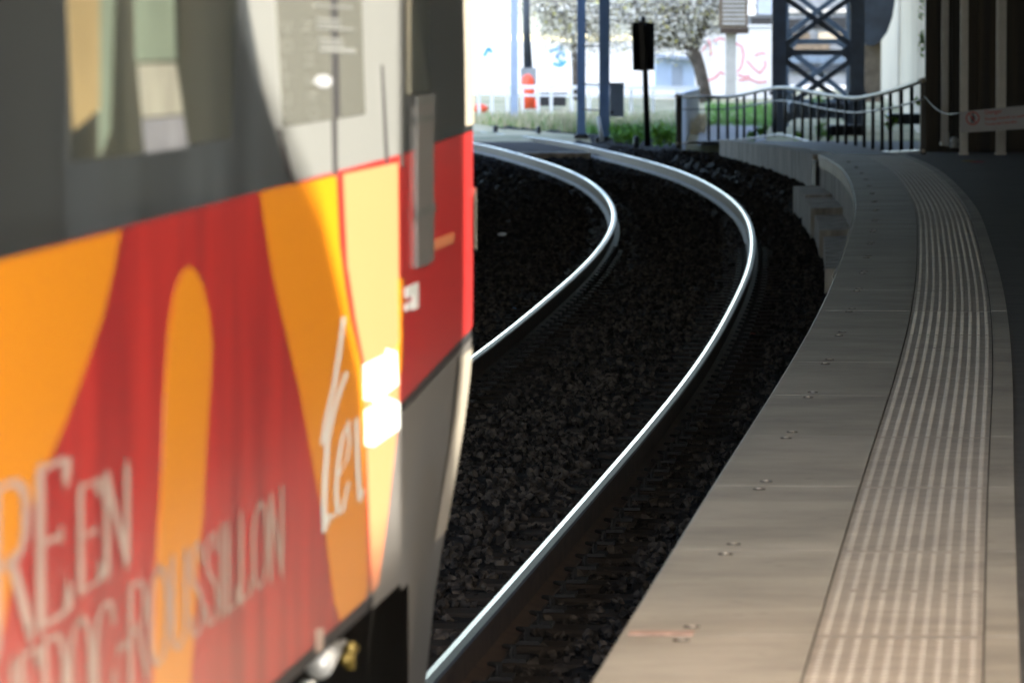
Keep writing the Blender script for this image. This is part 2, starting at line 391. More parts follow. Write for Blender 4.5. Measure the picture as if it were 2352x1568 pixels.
# coping slabs, every 2.41 m
edge = empty('platform_edging', (EX(30), 30, PZ), 'long curved concrete platform edge with ribbed tactile strip beside the track', 'platform edge')
slabs = MB(); joints = MB(); tact = MB(); border = MB()
def strip(mb, a0, a1, y0, y1, z0, z1, st=.4, i=0, ch=0):
    Yl = yrange(y0, y1, st); b = len(mb.v)
    for Y in Yl:
        p, nn = frame(EX, Y)
        for a, z in ((a0, z0), (a0, z1-ch), (a0+ch, z1), (a1, z1), (a1, z0)):
            q = p+nn*a; q.z = z; mb.v.append(q)
    for k in range(len(Yl)-1):
        for a in range(5):
            c = (a+1) % 5; mb.f.append((b+k*5+a, b+k*5+c, b+(k+1)*5+c, b+(k+1)*5+a)); mb.i.append(i)
    mb.f.append(tuple(b+a for a in range(5))); mb.i.append(i)
    mb.f.append(tuple(b+(len(Yl)-1)*5+a for a in range(5))[::-1]); mb.i.append(i)
yb = [y for y in Yj if y < 69.2]+[69.4]
for k in range(len(yb)-1):
    a, b = yb[k]+.006, yb[k+1]-.006
    dz = random.uniform(-.0008, .0008)
    strip(slabs, 0, .517, a, b, .44, PZ+.004+dz, ch=.012)
    strip(tact, .523, .962, a+.001, b-.002, .5, PZ+.001+dz)
    strip(border, .967, 1.055, a+.001, b-.002, .5, PZ+.006+dz)
strip(joints, .01, 1.05, yb[0], 69.38, .46, PZ-.006)
s1 = slabs.build('coping_slab', M['slab']); s2 = tact.build('tactile_strip', M['tactile']); s3 = border.build('border_strip', M['slab']); s4 = joints.build('joint_and_shade_fill', M['groove'])
# edge rim, pale worn arris at the far curved end
strip_r = MB(); strip(strip_r, -.012, .0, 36, 69.36, .535, PZ+.003); s5 = strip_r.build('worn_rim', M['rim'])
# domes in ten rows
V = []; F = []; off = 0; n8 = 7
ring = [(math.cos(2*math.pi*a/n8), math.sin(2*math.pi*a/n8)) for a in range(n8)]
pitch = .075
Yd = 12.4
def domes():
    V = []; F = []; off = 0; Y = 12.6
    rows = [(.526+.0215+.0432*r) for r in range(10)]
    while Y < 68.5:
        p, nn = frame(EX, Y); t = Vector((-nn.y, nn.x, 0)); jd = min(abs(Y-q) for q in Yj)
        if jd > .03:
            for r, a in enumerate(rows):
                half = (Y-14.99-1.2*(r % 2)) % 2.41
                if half < .045 and r % 2: continue
                c = p+nn*a; rr = .0135
                b = len(V)
                for (cx, cy) in ring: q = c+nn*(cx*rr)+t*(cy*rr*1.1); V.append((q.x, q.y, PZ-.002))
                for (cx, cy) in ring: q = c+nn*(cx*rr*.65)+t*(cy*rr*.7); V.append((q.x, q.y, PZ+.0034))
                for k in range(n8):
                    k2 = (k+1) % n8; F.append((b+k, b+k2, b+n8+k2, b+n8+k))
                F.append(tuple(b+n8+k for k in range(n8)))
        Y += pitch
    return V, F
V, F = domes()
me = bpy.data.meshes.new('tactile_domes'); me.from_pydata(V, [], F); me.update(); s6 = link('tactile_domes', me, M['dome'])
# lifting sockets in pairs by each joint
sks = []
for Yq in Yj:
    if 13.5 < Yq < 67:
        for dy, da in ((-.16, .175), (.17, .185)):
            p, nn = frame(EX, Yq+dy); c = p+nn*da
            sk = MB(); c.z = PZ+.004; sk.tube([c+Vector((0, 0, -.004)), c+Vector((0, 0, .004))], [.024, .022], 10, 0)
            sk.tube([c+Vector((0, 0, .004)), c+Vector((0, 0, .007))], [.011, .009], 8, 1)
            sks.append(sk.build('lifting_socket', [M['groove'], M['rim']]))
gp = MB(); gp.box((3.70, 69.42, -.4), (3.80, 70.15, .50)); s8 = gp.build('joint_and_shade_fill', M['seam'])  # dark box painting the shaded gap before the retaining wall
adopt(edge, s8, s1, s2, s3, s4, s5, s6, *sks)
# faded red paint line across a coping slab
pr = MB(); strip(pr, .03, .20, 14.93, 15.02, PZ+.006, PZ+.0115, st=.05)
tag(pr.build('paint_mark', M['faded_red']), 'faded thin red paint line across the near platform slab', 'paint mark', kind='structure')

# ================================================================== STATION SHED (roof, walls: above and beside the frame, they shape the light)
ROOFZ = 8.0
def project(Y, z, out=0):       # follow the sun from a point on the train side up to the roof
    p = SP(Y, z, out); t = (ROOFZ-p.z)/SD.z; q = p+SD*t; return (q.x, q.y)
big = [project(*q) for q in ((12.55, .86), (13.15, .86), (13.15, 3.7), (9.2, 3.7), (9.35, 2.9), (9.95, 2.24), (10.85, 1.90), (11.6, 1.68), (12.3, 1.3))]  # roof openings shaped to throw the sun patches on the train
slit = [project(*q) for q in ((14.72, .95), (15.3, .95), (15.3, 3.7), (14.72, 3.7))]
lightA = [(4.5, 7.6), (9.2, 7.6), (9.2, 13.6), (4.5, 13.6)]; lightB = [(0, 11.6), (4.2, 11.6), (4.2, 14.6), (0, 14.6)]  # outlines of the light panels added in the roof
def gproj(x, y, z):
    t = (ROOFZ-z)/SD.z; return (x+SD.x*t, y+SD.y*t)
added_sun_gap = [gproj(*q, PZ) for q in ((.55, 10.6), (2.6, 10.6), (2.6, 13.5), (.55, 13.5))]  # added roof opening, drops sun on the platform for bounce light
rb = bmesh.new()
def loop(pts): 
    v = [rb.verts.new((x, y, ROOFZ)) for x, y in pts]; return [rb.edges.new((v[i], v[(i+1) % len(v)])) for i in range(len(v))]
es = loop([(-9.4, 1.0), (9.9, 1.0), (9.9, 106), (-9.4, 106)])+loop(big)+loop(slit)+loop(added_sun_gap)+loop(lightA)+loop(lightB)
bmesh.ops.triangle_fill(rb, edges=es, use_beauty=True)
# drop triangles that fell inside an opening
def inside(pt, poly):
    c = False; x, y = pt
    for i in range(len(poly)):
        x1, y1 = poly[i]; x2, y2 = poly[i-1]
        if (y1 > y) != (y2 > y) and x < (x2-x1)*(y-y1)/(y2-y1)+x1: c = not c
    return c
rm = [f for f in rb.faces if inside(f.calc_center_median()[:2], big) or inside(f.calc_center_median()[:2], slit) or any(inside(f.calc_center_median()[:2], p_) for p_ in (added_sun_gap, lightA, lightB))]
print('HOLES', big, slit, added_sun_gap, len(rm))
bmesh.ops.delete(rb, geom=rm, context='FACES')
r = bmesh.ops.extrude_face_region(rb, geom=rb.faces[:])
for v in [g for g in r['geom'] if isinstance(g, bmesh.types.BMVert)]: v.co.z += .15
bmesh.ops.recalc_face_normals(rb, faces=rb.faces)
me = bpy.data.meshes.new('shed_roof'); rb.to_mesh(me); rb.free()
shed = empty('station_shed', (9.5, 30, PZ), 'dim station shed with flat roof over the curved track and platform', 'station building')
ro = link('roof', me, M['roof'])
fm = bpy.data.materials.new('frosted added light panel'); fm.use_nodes = True; fn = fm.node_tree; fn.nodes.clear()
tb = fn.nodes.new('ShaderNodeBsdfTranslucent'); tb.inputs[0].default_value = (.70, .60, .48, 1); ou = fn.nodes.new('ShaderNodeOutputMaterial'); fn.links.new(tb.outputs[0], ou.inputs[0])
rl = [mk('fill_light_panel', [(x, y, ROOFZ+.07) for x, y in L_], [(0, 1, 2, 3)], fm) for L_ in (lightA, lightB)]  # unseen frosted panels, added to brighten the near platform
wb = MB()
SIDE_OPEN = True
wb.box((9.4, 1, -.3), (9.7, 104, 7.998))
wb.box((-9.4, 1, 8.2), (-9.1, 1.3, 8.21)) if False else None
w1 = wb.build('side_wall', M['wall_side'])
pb = MB()
for k in range(12):
    y = 4+k*6.0; pb.box((9.12, y, .58), (9.398, y+.5, 7.6))
w2 = pb.build('added_pilaster', M['added_pilaster'])  # unseen pale uprights, added for the train side to reflect
db = MB()
for k in range(6):
    y = 13+k*12.0
    if y < 68: db.box((9.34, y, .6), (9.398, y+1.6, 2.9))
w3 = db.build('added_door_panel', M['cream'])  # unseen cream doors, added for the train window reflections
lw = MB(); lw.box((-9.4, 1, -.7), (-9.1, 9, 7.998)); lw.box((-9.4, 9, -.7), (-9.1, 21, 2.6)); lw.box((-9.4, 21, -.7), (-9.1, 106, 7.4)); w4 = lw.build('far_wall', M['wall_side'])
adopt(shed, *rl, ro, w1, w2, w3, w4)

s = MB(); s.box((14, 70, -.7), (44, 100, 58)); s.box((44, 70, -.7), (74, 100, 84)); tag(s.build('shade_block', M['grey_plaster']), 'tall unseen block added beside the station to shade the background', 'building')  # unseen blocks, added to keep sun off the far background
# ================================================================== TRAIN
train = empty('passenger_train', SP(8, 0, -1.3), 'regional train with orange, red and dark grey livery at the platform, large at left', 'train')
tp = []
W = 2.62
def shell(name, Ysz, prof, m, outf=None, smooth=True, cap=True):
    """prof: closed list of (out, z)"""
    vs = []; fs = []; n = len(prof)
    for Y in Ysz:
        for (o, z) in prof: vs.append(SP(Y, z, o+(outf(Y, z, o) if outf else 0)))
    for k in range(len(Ysz)-1):
        for a in range(n):
            b = (a+1) % n; fs.append((k*n+a, k*n+b, (k+1)*n+b, (k+1)*n+a))
    if cap: fs.append(tuple(range(n))); fs.append(tuple((len(Ysz)-1)*n+a for a in range(n))[::-1])
    o = mk(name, vs, fs, m, None, False)
    return o
prof = [(-.10, .885), (-.012, .90), (0, .93), (0, 2.95), (-.05, 3.25), (-.25, 3.6), (-.7, 3.82), (-W/2, 3.88), (-W+.7, 3.82), (-W+.25, 3.6), (-W+.05, 3.25), (-W, 2.95), (-W, .93), (-W+.1, .885)]
body = shell('body', [-9, 13.17], prof, M['t_grey']); tp.append(body)
def flat(name, polys, out, m, th=.0, px=True, parent=None):
    b = MB()
    for P in polys:
        q = [side_px(*p) for p in P] if px else P
        n = len(q); v = [SP(Y, z, out*.25) for Y, z in q]+[SP(Y, z, out*.25-.0009) for Y, z in q]
        b.add(v, [tuple(range(n)), tuple(range(2*n-1, n-1, -1))]+[(i, (i+1) % n, n+(i+1) % n, n+i) for i in range(n)])
    return b.build(name, m, parent)
ZB = .935
tp.append(flat('red_panel', [[(-9, ZB), (12.46, ZB), (13.165, 1.32), (13.165, 1.893), (7.9, 1.868), (-9, 1.868)]], .005, M['t_red'], px=False))
tp.append(flat('sill_edge', [[(-9, .905), (12.5, .905), (12.46, .933), (-9, .933)]], .004, M['seam'], px=False))
org = []
def clipz(P):      # keep a painted shape within the panel
    return [(y, min(1.867+.0245*max(0, min(1, (y-7.9)/5.3)), max(ZB+.003, z))) for y, z in P]
O1 = [(-60, 600), (274, 530), (258, 620), (232, 730), (187, 861), (149, 965), (113, 1050), (62, 1180), (25, 1330), (2, 1450), (-60, 1600)]
O2 = [(433, 612), (446, 622), (463, 655), (478, 720), (485, 790), (482, 861), (473, 996), (464, 1177), (451, 1312), (444, 1447), (430, 1640), (350, 1640), (351, 1568), (356, 1312), (361, 1222), (370, 1086), (376, 906), (384, 770), (398, 675), (415, 625)]
O3 = [(595, 440), (640, 430), (700, 420), (770, 404), (777, 560), (790, 660), (804, 739), (825, 829), (834, 912), (838, 1109), (842, 1348), (836, 1424), (780, 1464), (765, 1378), (747, 1229), (723, 1097), (687, 900), (652, 751), (625, 632)]
O4 = [(788, 400), (912, 374), (914, 560), (917, 860), (913, 960), (902, 1060), (886, 1200), (868, 1340), (858, 1405), (851, 1405), (848, 1200), (842, 1000), (836, 840), (815, 735), (798, 620)]
def sz(P): return clipz([side_px(*p) for p in P])
tp.append(flat('orange_stripe', [sz(O1), sz(O2), sz(O3)], .009, M['t_orange'], px=False))
tp.append(flat('peach_stripe', [sz(O4)], .009, M['t_peach'], px=False))
tp.append(flat('orange_stripe', [sz([(912, 640), (924, 640), (922, 720), (915, 790)]), sz([(910, 800), (923, 745), (919, 850), (908, 870)])], .012, M['t_orange'], px=False))
# lettering: thick uprights, hairline horizontals and spur serifs
GL = {
 'V': (.95, [[(0, 1), (.45, 0), (.9, 1)]]), 'I': (.36, [[(.15, 0), (.15, 1)]]),
 'R': (.95, [[(.12, 0), (.12, 1)], [(.12, 1), (.5, 1), (.72, .9), (.76, .76), (.7, .6), (.5, .52), (.12, .52)], [(.45, .52), (.85, 0)]]),
 'E': (.86, [[(.12, 0), (.12, 1)], [(.12, 1), (.72, 1), (.72, .86)], [(.12, .52), (.58, .52)], [(.12, 0), (.74, 0), (.74, .14)]]),
 'N': (1.0, [[(.12, 0), (.12, 1)], [(.12, 1), (.82, 0)], [(.82, 0), (.82, 1)]]),
 'L': (.78, [[(.12, 0), (.12, 1)], [(.12, 0), (.68, 0), (.68, .16)]]),
 'A': (.98, [[(.02, 0), (.45, 1), (.88, 0)], [(.2, .36), (.7, .36)]]),
 'G': (1.0, [[(.84, .86), (.7, .97), (.5, 1), (.28, .94), (.12, .75), (.08, .5), (.12, .25), (.28, .06), (.5, 0), (.7, .03), (.84, .14), (.84, .46), (.6, .46)]]),
 'U': (.98, [[(.12, 1), (.12, .3), (.2, .1), (.45, 0), (.7, .1), (.8, .3), (.8, 1)]]),
 'D': (1.0, [[(.12, 0), (.12, 1)], [(.12, 1), (.5, 1), (.74, .9), (.86, .7), (.88, .5), (.86, .3), (.74, .1), (.5, 0), (.12, 0)]]),
 'O': (1.05, [[(.5, 1), (.28, .94), (.12, .75), (.08, .5), (.12, .25), (.28, .06), (.5, 0), (.72, .06), (.88, .25), (.92, .5), (.88, .75), (.72, .94), (.5, 1)]]),
 'C': (.98, [[(.84, .80), (.72, .95), (.5, 1), (.28, .94), (.12, .75), (.08, .5), (.12, .25), (.28, .06), (.5, 0), (.72, .05), (.86, .22)]]),
 'S': (.80, [[(.64, .82), (.54, .96), (.38, 1), (.2, .94), (.12, .78), (.2, .62), (.5, .46), (.64, .34), (.68, .2), (.6, .06), (.4, 0), (.2, .04), (.1, .2)]]),
 '-': (.5, [[(.08, .45), (.4, .45)]]), 'T': (.86, [[(.43, 0), (.43, 1)], [(.06, .86), (.06, 1), (.8, 1), (.8, .86)]]),
 'M': (1.1, [[(.12, 0), (.12, 1), (.5, .2), (.9, 1), (.9, 0)]]), 'J': (.6, [[(.4, 1), (.4, .2), (.2, 0), (.05, .15)]]), ' ': (.5, [])}
def stroke(mb, pts, tf, wf, serif=0, k=None):
    """pts in text space, tf maps (u, v) to world, wf(du,dv) gives the half width"""
    for a, b in zip(pts[:-1], pts[1:]):
        du, dv = b[0]-a[0], b[1]-a[1]; L = math.hypot(du, dv)
        if L < 1e-6: continue
        h = wf(du/L, dv/L); nx, ny = -dv/L*h, du/L*h
        q = [(a[0]+nx, a[1]+ny), (b[0]+nx, b[1]+ny), (b[0]-nx, b[1]-ny), (a[0]-nx, a[1]-ny)]
        mb.add([tf(*p) for p in q], [(0, 1, 2, 3)])
    if serif:
        for p in (pts[0], pts[-1]):
            mb.add([tf(p[0]+serif*math.cos(t*math.pi/4), p[1]+serif*math.sin(t*math.pi/4)) for t in range(8)], [tuple(range(8))])
def smooth(P):
    cl = P[0] == P[-1]; out = []; n = len(P)
    for i in range(n-1):
        p0 = P[i-1] if i else (P[-2] if cl else P[0]); p1 = P[i]; p2 = P[i+1]; p3 = P[i+2] if i+2 < n else (P[1] if cl else P[-1])
        for t in (0, .25, .5, .75):
            out.append(tuple(.5*((2*b_)+(-a_+c_)*t+(2*a_-5*b_+4*c_-d_)*t*t+(-a_+3*b_-3*c_+d_)*t**3) for a_, b_, c_, d_ in zip(p0, p1, p2, p3)))
    return out+[P[-1]]
def word(mb, s, Y0, Y1, z0, h, out, thick=.10, thin=.020, serif=.06, sizes=None):
    adv = sum(GL[c][0]*(sizes[i] if sizes else 1) for i, c in enumerate(s)); k = (Y1-Y0)/adv; u = Y0; layer = 0
    for i, c in enumerate(s):
        f = sizes[i] if sizes else 1
        for j, st in enumerate(GL[c][1]):
            if len(st) > 5: st = smooth(st)
            o2 = out+.0006*j
            stroke(mb, st, lambda a, b, u=u, f=f, o2=o2: SP(u+a*k*f, z0+b*h*f, o2*.27), lambda x, y: thin+(thick-thin)*abs(y)**1.5, serif)
        u += GL[c][0]*k*f
for a_ in (('VIVRE', 6.95, 8.52, 1.322, .228, .013), ('EN', 8.56, 9.10, 1.337, .158, .013), ('LANGUEDOC-ROUSSILLON', 6.95, 11.02, 1.14, .156, .013)):
    let = MB(); word(let, *a_, serif=.075 if len(a_[0]) > 6 else .06); tp.append(let.build('lettering', M['t_faded'], fixn=False))
# handwritten logo word
def zp(x, y): return side_px(574.2+.597*x, 631.6+.597*y)
logo = MB()
def brush(pts, wpx, m):
    q = [zp(*p) for p in pts]
    for kk, ((a, b), (c, d)) in enumerate(zip(q[:-1], q[1:])):
        wz = wpx*.597*12/FP
        logo_w = wz*4.6     # a side plane seen this flat needs wide strokes along its length
        m.add([SP(a-logo_w/2, b, .0036), SP(a+logo_w/2, b, .0036), SP(c+logo_w/2, d, .0036), SP(c-logo_w/2, d, .0036)], [(0, 1, 2, 3)])
        m.add([SP(a+logo_w/2*math.cos(t*math.pi/4), b+wz*.5*math.sin(t*math.pi/4), .0038) for t in range(8)], [tuple(range(8))])
    a, b = q[-1]; m.add([SP(a+wz*1.6*math.cos(t*math.pi/4), b+wz*.5*math.sin(t*math.pi/4), .0038) for t in range(8)], [tuple(range(8))])
logo = MB()
brush([(352, 175), (340, 280), (318, 420), (290, 540), (272, 640)], 30, logo)
brush([(362, 385), (338, 450), (312, 540), (292, 640), (284, 760), (278, 880), (280, 975), (296, 940)], 32, logo)
brush([(296, 930), (312, 925)], 26, logo)
tp.append(logo.build('logo_letter', M['t_white'], fixn=False))
logo = MB()
brush([(372, 570), (350, 620), (332, 720), (324, 830), (332, 915)], 26, logo)
brush([(370, 575), (378, 640), (366, 710), (340, 760)], 18, logo); brush([(332, 915), (350, 905), (372, 800)], 22, logo)
tp.append(logo.build('logo_letter', M['t_white'], fixn=False))
logo = MB()
brush([(404, 560), (406, 660), (410, 760), (416, 860), (430, 830)], 26, logo)
tp.append(logo.build('logo_letter', M['t_white'], fixn=False))
# white logo blocks of the region
def zpl(P): return [zp(*p) for p in P]
tp.append(flat('logo_block', [zpl([(436, 345), (520, 305), (523, 285), (560, 295), (566, 420), (500, 470), (480, 505), (465, 480), (436, 480)]), zpl([(438, 520), (505, 490), (512, 465), (545, 478), (572, 490), (572, 590), (470, 660), (440, 655)])], .0135, M['t_white'], px=False))
tp.append(flat('logo_block', [zpl([(246, 1360), (280, 1355), (276, 1440), (248, 1450)])], .0135, M['t_faded'], px=False))
# window band
def boxpx(name, P, out, m): return flat(name, [[side_px(*p) for p in P]], out, m, px=False)
tp.append(boxpx('pillar', [(-60, -60), (148, -60), (150, 560), (-60, 610)], .004, M['t_pillar']))
win = boxpx('window', [(150, -80), (545, -80), (530, 318), (330, 352), (158, 372)], .006, M['t_glass']); tp.append(win)
tp.append(boxpx('painted_reflection', [(150, -70), (236, -70), (226, 250), (166, 300)], .009, M['refl_yellow']))  # coloured sheets on the glass, painting its reflections
tp.append(boxpx('painted_reflection', [(226, -70), (262, -70), (250, 300), (226, 420 - 60)], .0105, M['refl_green']))
tp.append(boxpx('reflection_patch', [(312, 148), (402, 146), (418, 262), (324, 270)], .009, M['refl_pale']))  # pale sheets standing for reflected shapes in the glass
tp.append(boxpx('reflection_patch', [(324, 274), (419, 266), (430, 338), (330, 352)], .009, M['refl_and_plate']))
tp.append(boxpx('reflection_patch', [(305, -70), (396, -70), (401, 138), (310, 142)], .009, M['refl_green']))
# pale cab section
tp.append(boxpx('cab_panel', [(556, -80), (926, -80), (926, 383), (690, 438), (662, 400), (640, 330), (600, 200)], .0045, M['t_lite']))
tp.append(boxpx('door_seam', [(760, 270), (772, 270), (774, 416), (764, 419)], .0085, M['seam']))
dw = boxpx('door_window', [(627, -80), (826, -80), (837, 262), (648, 291)], .009, M['t_glass2']); tp.append(dw)
tp.append(boxpx('window_divider', [(755, -80), (771, -80), (778, 268), (762, 272)], .012, M['seam']))
tp.append(boxpx('door_seam', [(634, 296), (643, 296), (668, 392), (688, 438), (680, 440), (660, 400)], .0085, M['seam']))
tp.append(boxpx('door_seam', [(874, 150), (879, 150), (892, 390), (884, 392)], .0075, M['seam']))
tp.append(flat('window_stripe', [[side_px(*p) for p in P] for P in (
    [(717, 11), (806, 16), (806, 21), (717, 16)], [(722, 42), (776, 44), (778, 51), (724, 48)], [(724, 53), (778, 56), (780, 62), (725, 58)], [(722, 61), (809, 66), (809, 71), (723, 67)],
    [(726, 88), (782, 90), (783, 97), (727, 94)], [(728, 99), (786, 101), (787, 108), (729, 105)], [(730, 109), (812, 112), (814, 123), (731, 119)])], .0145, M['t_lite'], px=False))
ov = [(740+20*math.cos(t), 187+15*math.sin(t)) for t in np.linspace(0, 2*math.pi, 16)[:-1]]
tp.append(boxpx('handle_plate', ov, .0145, M['refl_and_plate']))
etch = MB()
def letter_at(mb, c, x, y, w_, h_, rot=0, out=.0125):
    for st in GL[c][1]:
        pts = [(a-.45, b-.5) for a, b in st]
        if rot: pts = [(-b, a) for a, b in pts]
        def tf(a, b): return SP(*side_px(x+a*w_, y-b*h_), out*.27)
        stroke(mb, pts, tf, lambda p, q: .045, 0)
for k, c in enumerate('VOITURE'): letter_at(etch, c, 655, 65+42*k*.98, 22, 28)
tp.append(etch.build('window_lettering', M['t_etch'], fixn=False)); etch = MB()
for k, c in enumerate('NUMERO'): letter_at(etch, c, 702+3*k, 62+40*k, 22, 30, rot=1)
tp.append(etch.build('window_lettering', M['t_etch'], fixn=False))
# cab nose: one shell in three colours
def nose_out(Y, z, o):
    if o < -W/2: return nose_out(Y, z, 0)*-1 if o <= -W+.3 else 0
    t = max(0, (Y-14.85)/.96); t = min(t, 1)
    r = -(W/2-.1)*(1-(1-t**2.6)**(1/2.6))
    taper = -.13*sstep(1.45, .35, z)*sstep(13.2, 14.6, Y) - .03*sstep(1.9, 3.2, z)*sstep(13.2, 14.8, Y)
    return r+taper
NY = [13.18, 13.4, 13.7, 14.0, 14.3, 14.6, 14.8, 14.9, 14.98, 15.05, 15.12, 15.19, 15.26, 15.33, 15.4, 15.46, 15.52, 15.58, 15.64, 15.69, 15.74, 15.78, 15.8]
def nose_band(name, zs, m, zc0=None, zc1=None, ys=NY, extra=0):
    """side + front skin between two heights"""
    vs = []; fs = []; n = len(zs)
    for Y in ys:
        for k, z in enumerate(zs):
            f = k/(n-1); zz = z
            if zc0: zz = zc0(Y)+(zc1(Y)-zc0(Y))*f
            vs.append(SP(Y, zz, nose_out(Y, zz, 0)+extra))
    L0 = len(vs)
    for Y in ys:
        for k, z in enumerate(zs):
            f = k/(n-1); zz = z
            if zc0: zz = zc0(Y)+(zc1(Y)-zc0(Y))*f
            vs.append(SP(Y, zz, -W-nose_out(Y, zz, 0)-extra))
    for b0 in (0, L0):
        for j in range(len(ys)-1):
            for k in range(n-1): fs.append((b0+j*n+k, b0+j*n+k+1, b0+(j+1)*n+k+1, b0+(j+1)*n+k))
    j = len(ys)-1
    for k in range(n-1): fs.append((j*n+k, j*n+k+1, L0+j*n+k+1, L0+j*n+k))
    return mk(name, vs, fs, m, None, True)
zr = lambda Y: 1.893+.012*min(Y-13.2, 2)
zs_ = lambda Y: 1.305+.045*min(max(Y-13.2, 0), 2)
tp.append(nose_band('cab_window_band', [0]*6, M['t_pillar'], lambda Y: zr(Y)+.001, lambda Y: 3.2))
tp.append(nose_band('cab_roof_band', [0]*4, M['t_lite'], lambda Y: 3.203, lambda Y: 3.8-.3*sstep(13.5, 15.8, Y)))
tp.append(nose_band('cab_front_panel', [0]*5, M['t_red2'], lambda Y: zs_(Y)+.012, lambda Y: zr(Y)-.001))
tp.append(nose_band('panel_seam', [0]*2, M['seam'], lambda Y: zs_(Y)-.012, lambda Y: zs_(Y)+.011, extra=-.003))
tp.append(nose_band('bumper_skirt', [0]*6, M['t_skirt'], lambda Y: .88-.68*sstep(13.38, 13.44, Y), lambda Y: zs_(Y)-.013, ys=[13.18, 13.36, 13.4, 13.44]+NY[2:]))
# skirt wedge under the body end
tp.append(flat('skirt_wedge', [[(12.56, .90), (13.17, .90), (13.17, 1.29)]], .0075, M['t_skirt'], px=False))
# pale edge strips along the nose corner
def corner(name, z0, z1, y0, y1, m, out):
    vs = []; fs = []; yy = np.linspace(y0, y1, 6); zz = np.linspace(z0, z1, 8)
    for Y in yy:
        for z in zz: vs.append(SP(Y, z, nose_out(Y, z, 0)+out))
    n = 8
    for j in range(5):
        for k in range(7): fs.append((j*n+k, j*n+k+1, (j+1)*n+k+1, (j+1)*n+k))
    return mk(name, vs, fs, m, None, True)
tp.append(corner('cream_corner', 1.93, 3.19, 14.72, 15.2, M['t_skirt2'], .004))
tp.append(corner('cream_corner', .86, 1.34, 14.62, 15.2, M['t_skirt2'], .004))
tp.append(corner('corner_lamp', 1.60, 1.76, 14.98, 15.22, M['t_skirt2'], .008))
# grab rail column by the cab door
def nbox(name, x0, y0, x1, y1, out, m, th=.03):
    (Ya, za), (Yb, zb) = side_px(x0, y0), side_px(x1, y1)
    b = MB(); v = []
    for o in (out-th, out):
        for Y, z in ((Ya, zb), (Yb, zb), (Yb, za), (Ya, za)): v.append(SP(Y, z, nose_out(Y, z, 0)+o))
    b.add(v, [(0, 1, 2, 3), (7, 6, 5, 4), (0, 4, 5, 1), (1, 5, 6, 2), (2, 6, 7, 3), (3, 7, 4, 0)])
    return b.build(name, m)
gr = nbox('grab_rail', 951, 222, 989, 600, .009, M['t_skirt'], .008); tp.append(gr)
tp.append(nbox('cab_side_window', 938, -60, 982, 212, .006, M['t_glass'], .008))
for (a, b_, c, d) in ((948, 222, 990, 236), (948, 268, 990, 276), (948, 480, 990, 486)): tp.append(nbox('rail_bracket', a, b_, c, d, .0115, M['post_grey'], .006))
tp.append(nbox('small_mark', 930, 660, 958, 672, .004, M['t_white'], .003)); tp.append(nbox('small_mark', 946, 672, 958, 706, .004, M['t_white'], .003)); tp.append(nbox('small_mark', 930, 698, 944, 708, .004, M['t_white'], .003))
tp.append(nbox('small_mark', 992, 552, 1040, 557, .004, M['t_peach'], .003)); 
# underframe, bogie, wheels and fittings
ub = MB()
def tbox(mb, Y0, Y1, o0, o1, z0, z1, i=0):
    v = [SP(Y, z, o) for z in (z0, z1) for Y, o in ((Y0, o0), (Y1, o0), (Y1, o1), (Y0, o1))]
    mb.add(v, [(0, 3, 2, 1), (4, 5, 6, 7), (0, 1, 5, 4), (1, 2, 6, 5), (2, 3, 7, 6), (3, 0, 4, 7)], i)
tbox(ub, -9, 15.1, -.5, -W+.5, .55, .884); tbox(ub, 10.4, 13.35, -.34, -.50, .38, .62); tbox(ub, 10.4, 13.35, -W+.34, -W+.5, .38, .62)
tp.append(ub.build('underframe', M['bogie']))
for Yw in (10.9, 12.7):
    for o in (-.5375, -.5375-1.505):
        wbm = MB(); wbm.tube([SP(Yw, .425, o-.06), SP(Yw, .425, o+.05), SP(Yw, .425, o+.075), SP(Yw, .425, o+.08)], [.43, .425, .40, .15], 28); tp.append(wbm.build('wheel', M['bogie']))
qa = side_px(778, 1515); fx = MB(); fx.tube([SP(qa[0]-.1, qa[1], -.03), SP(qa[0]+.12, qa[1]+.01, -.03)], [.03, .024], 14); fx.tube([SP(qa[0]-.12, .3, -.05), SP(qa[0]-.12, qa[1]-.03, -.05)], .016, 8); fx.tube([SP(qa[0]+.12, qa[1]+.01, -.03), SP(qa[0]+.35, qa[1], -.03)], .008, 8)
tp.append(fx.build('brake_fitting', M['steelbox'], smooth=True))
qb = side_px(835, 1505); fy = MB(); fy.tube([SP(qb[0], qb[1]-.03, -.03), SP(qb[0], qb[1]+.03, -.03)], .012, 8); fy.tube([SP(qb[0]-.1, qb[1], -.03), SP(qb[0]+.1, qb[1]+.006, -.03)], .011, 8); tp.append(fy.build('brass_tap', M['brass'], smooth=True))
adopt(train, *tp)

# ================================================================== PLATFORM END
# ramp retaining wall
rw = MB()
rp = [(3.71, 70.2, .56), (3.78, 73, .53), (3.84, 76, .47), (3.72, 81, .42), (3.52, 86, .37), (3.30, 90.5, .33)]
v = []
for (x, y, z) in rp:
    v += [(x, y, -.5), (x, y, z), (x+.28, y+.02, z), (x+.28, y+.02, -.5)]
f = []
for k in range(len(rp)-1):
    for a in range(4): b = (a+1) % 4; f.append((k*4+a, k*4+b, (k+1)*4+b, (k+1)*4+a))
f += [(0, 1, 2, 3), tuple((len(rp)-1)*4+a for a in (3, 2, 1, 0))]
rw.add(v, f)
tag(rw.build('retaining_wall', M['wallc']), 'low stained concrete retaining wall sloping down past the platform end', 'wall')
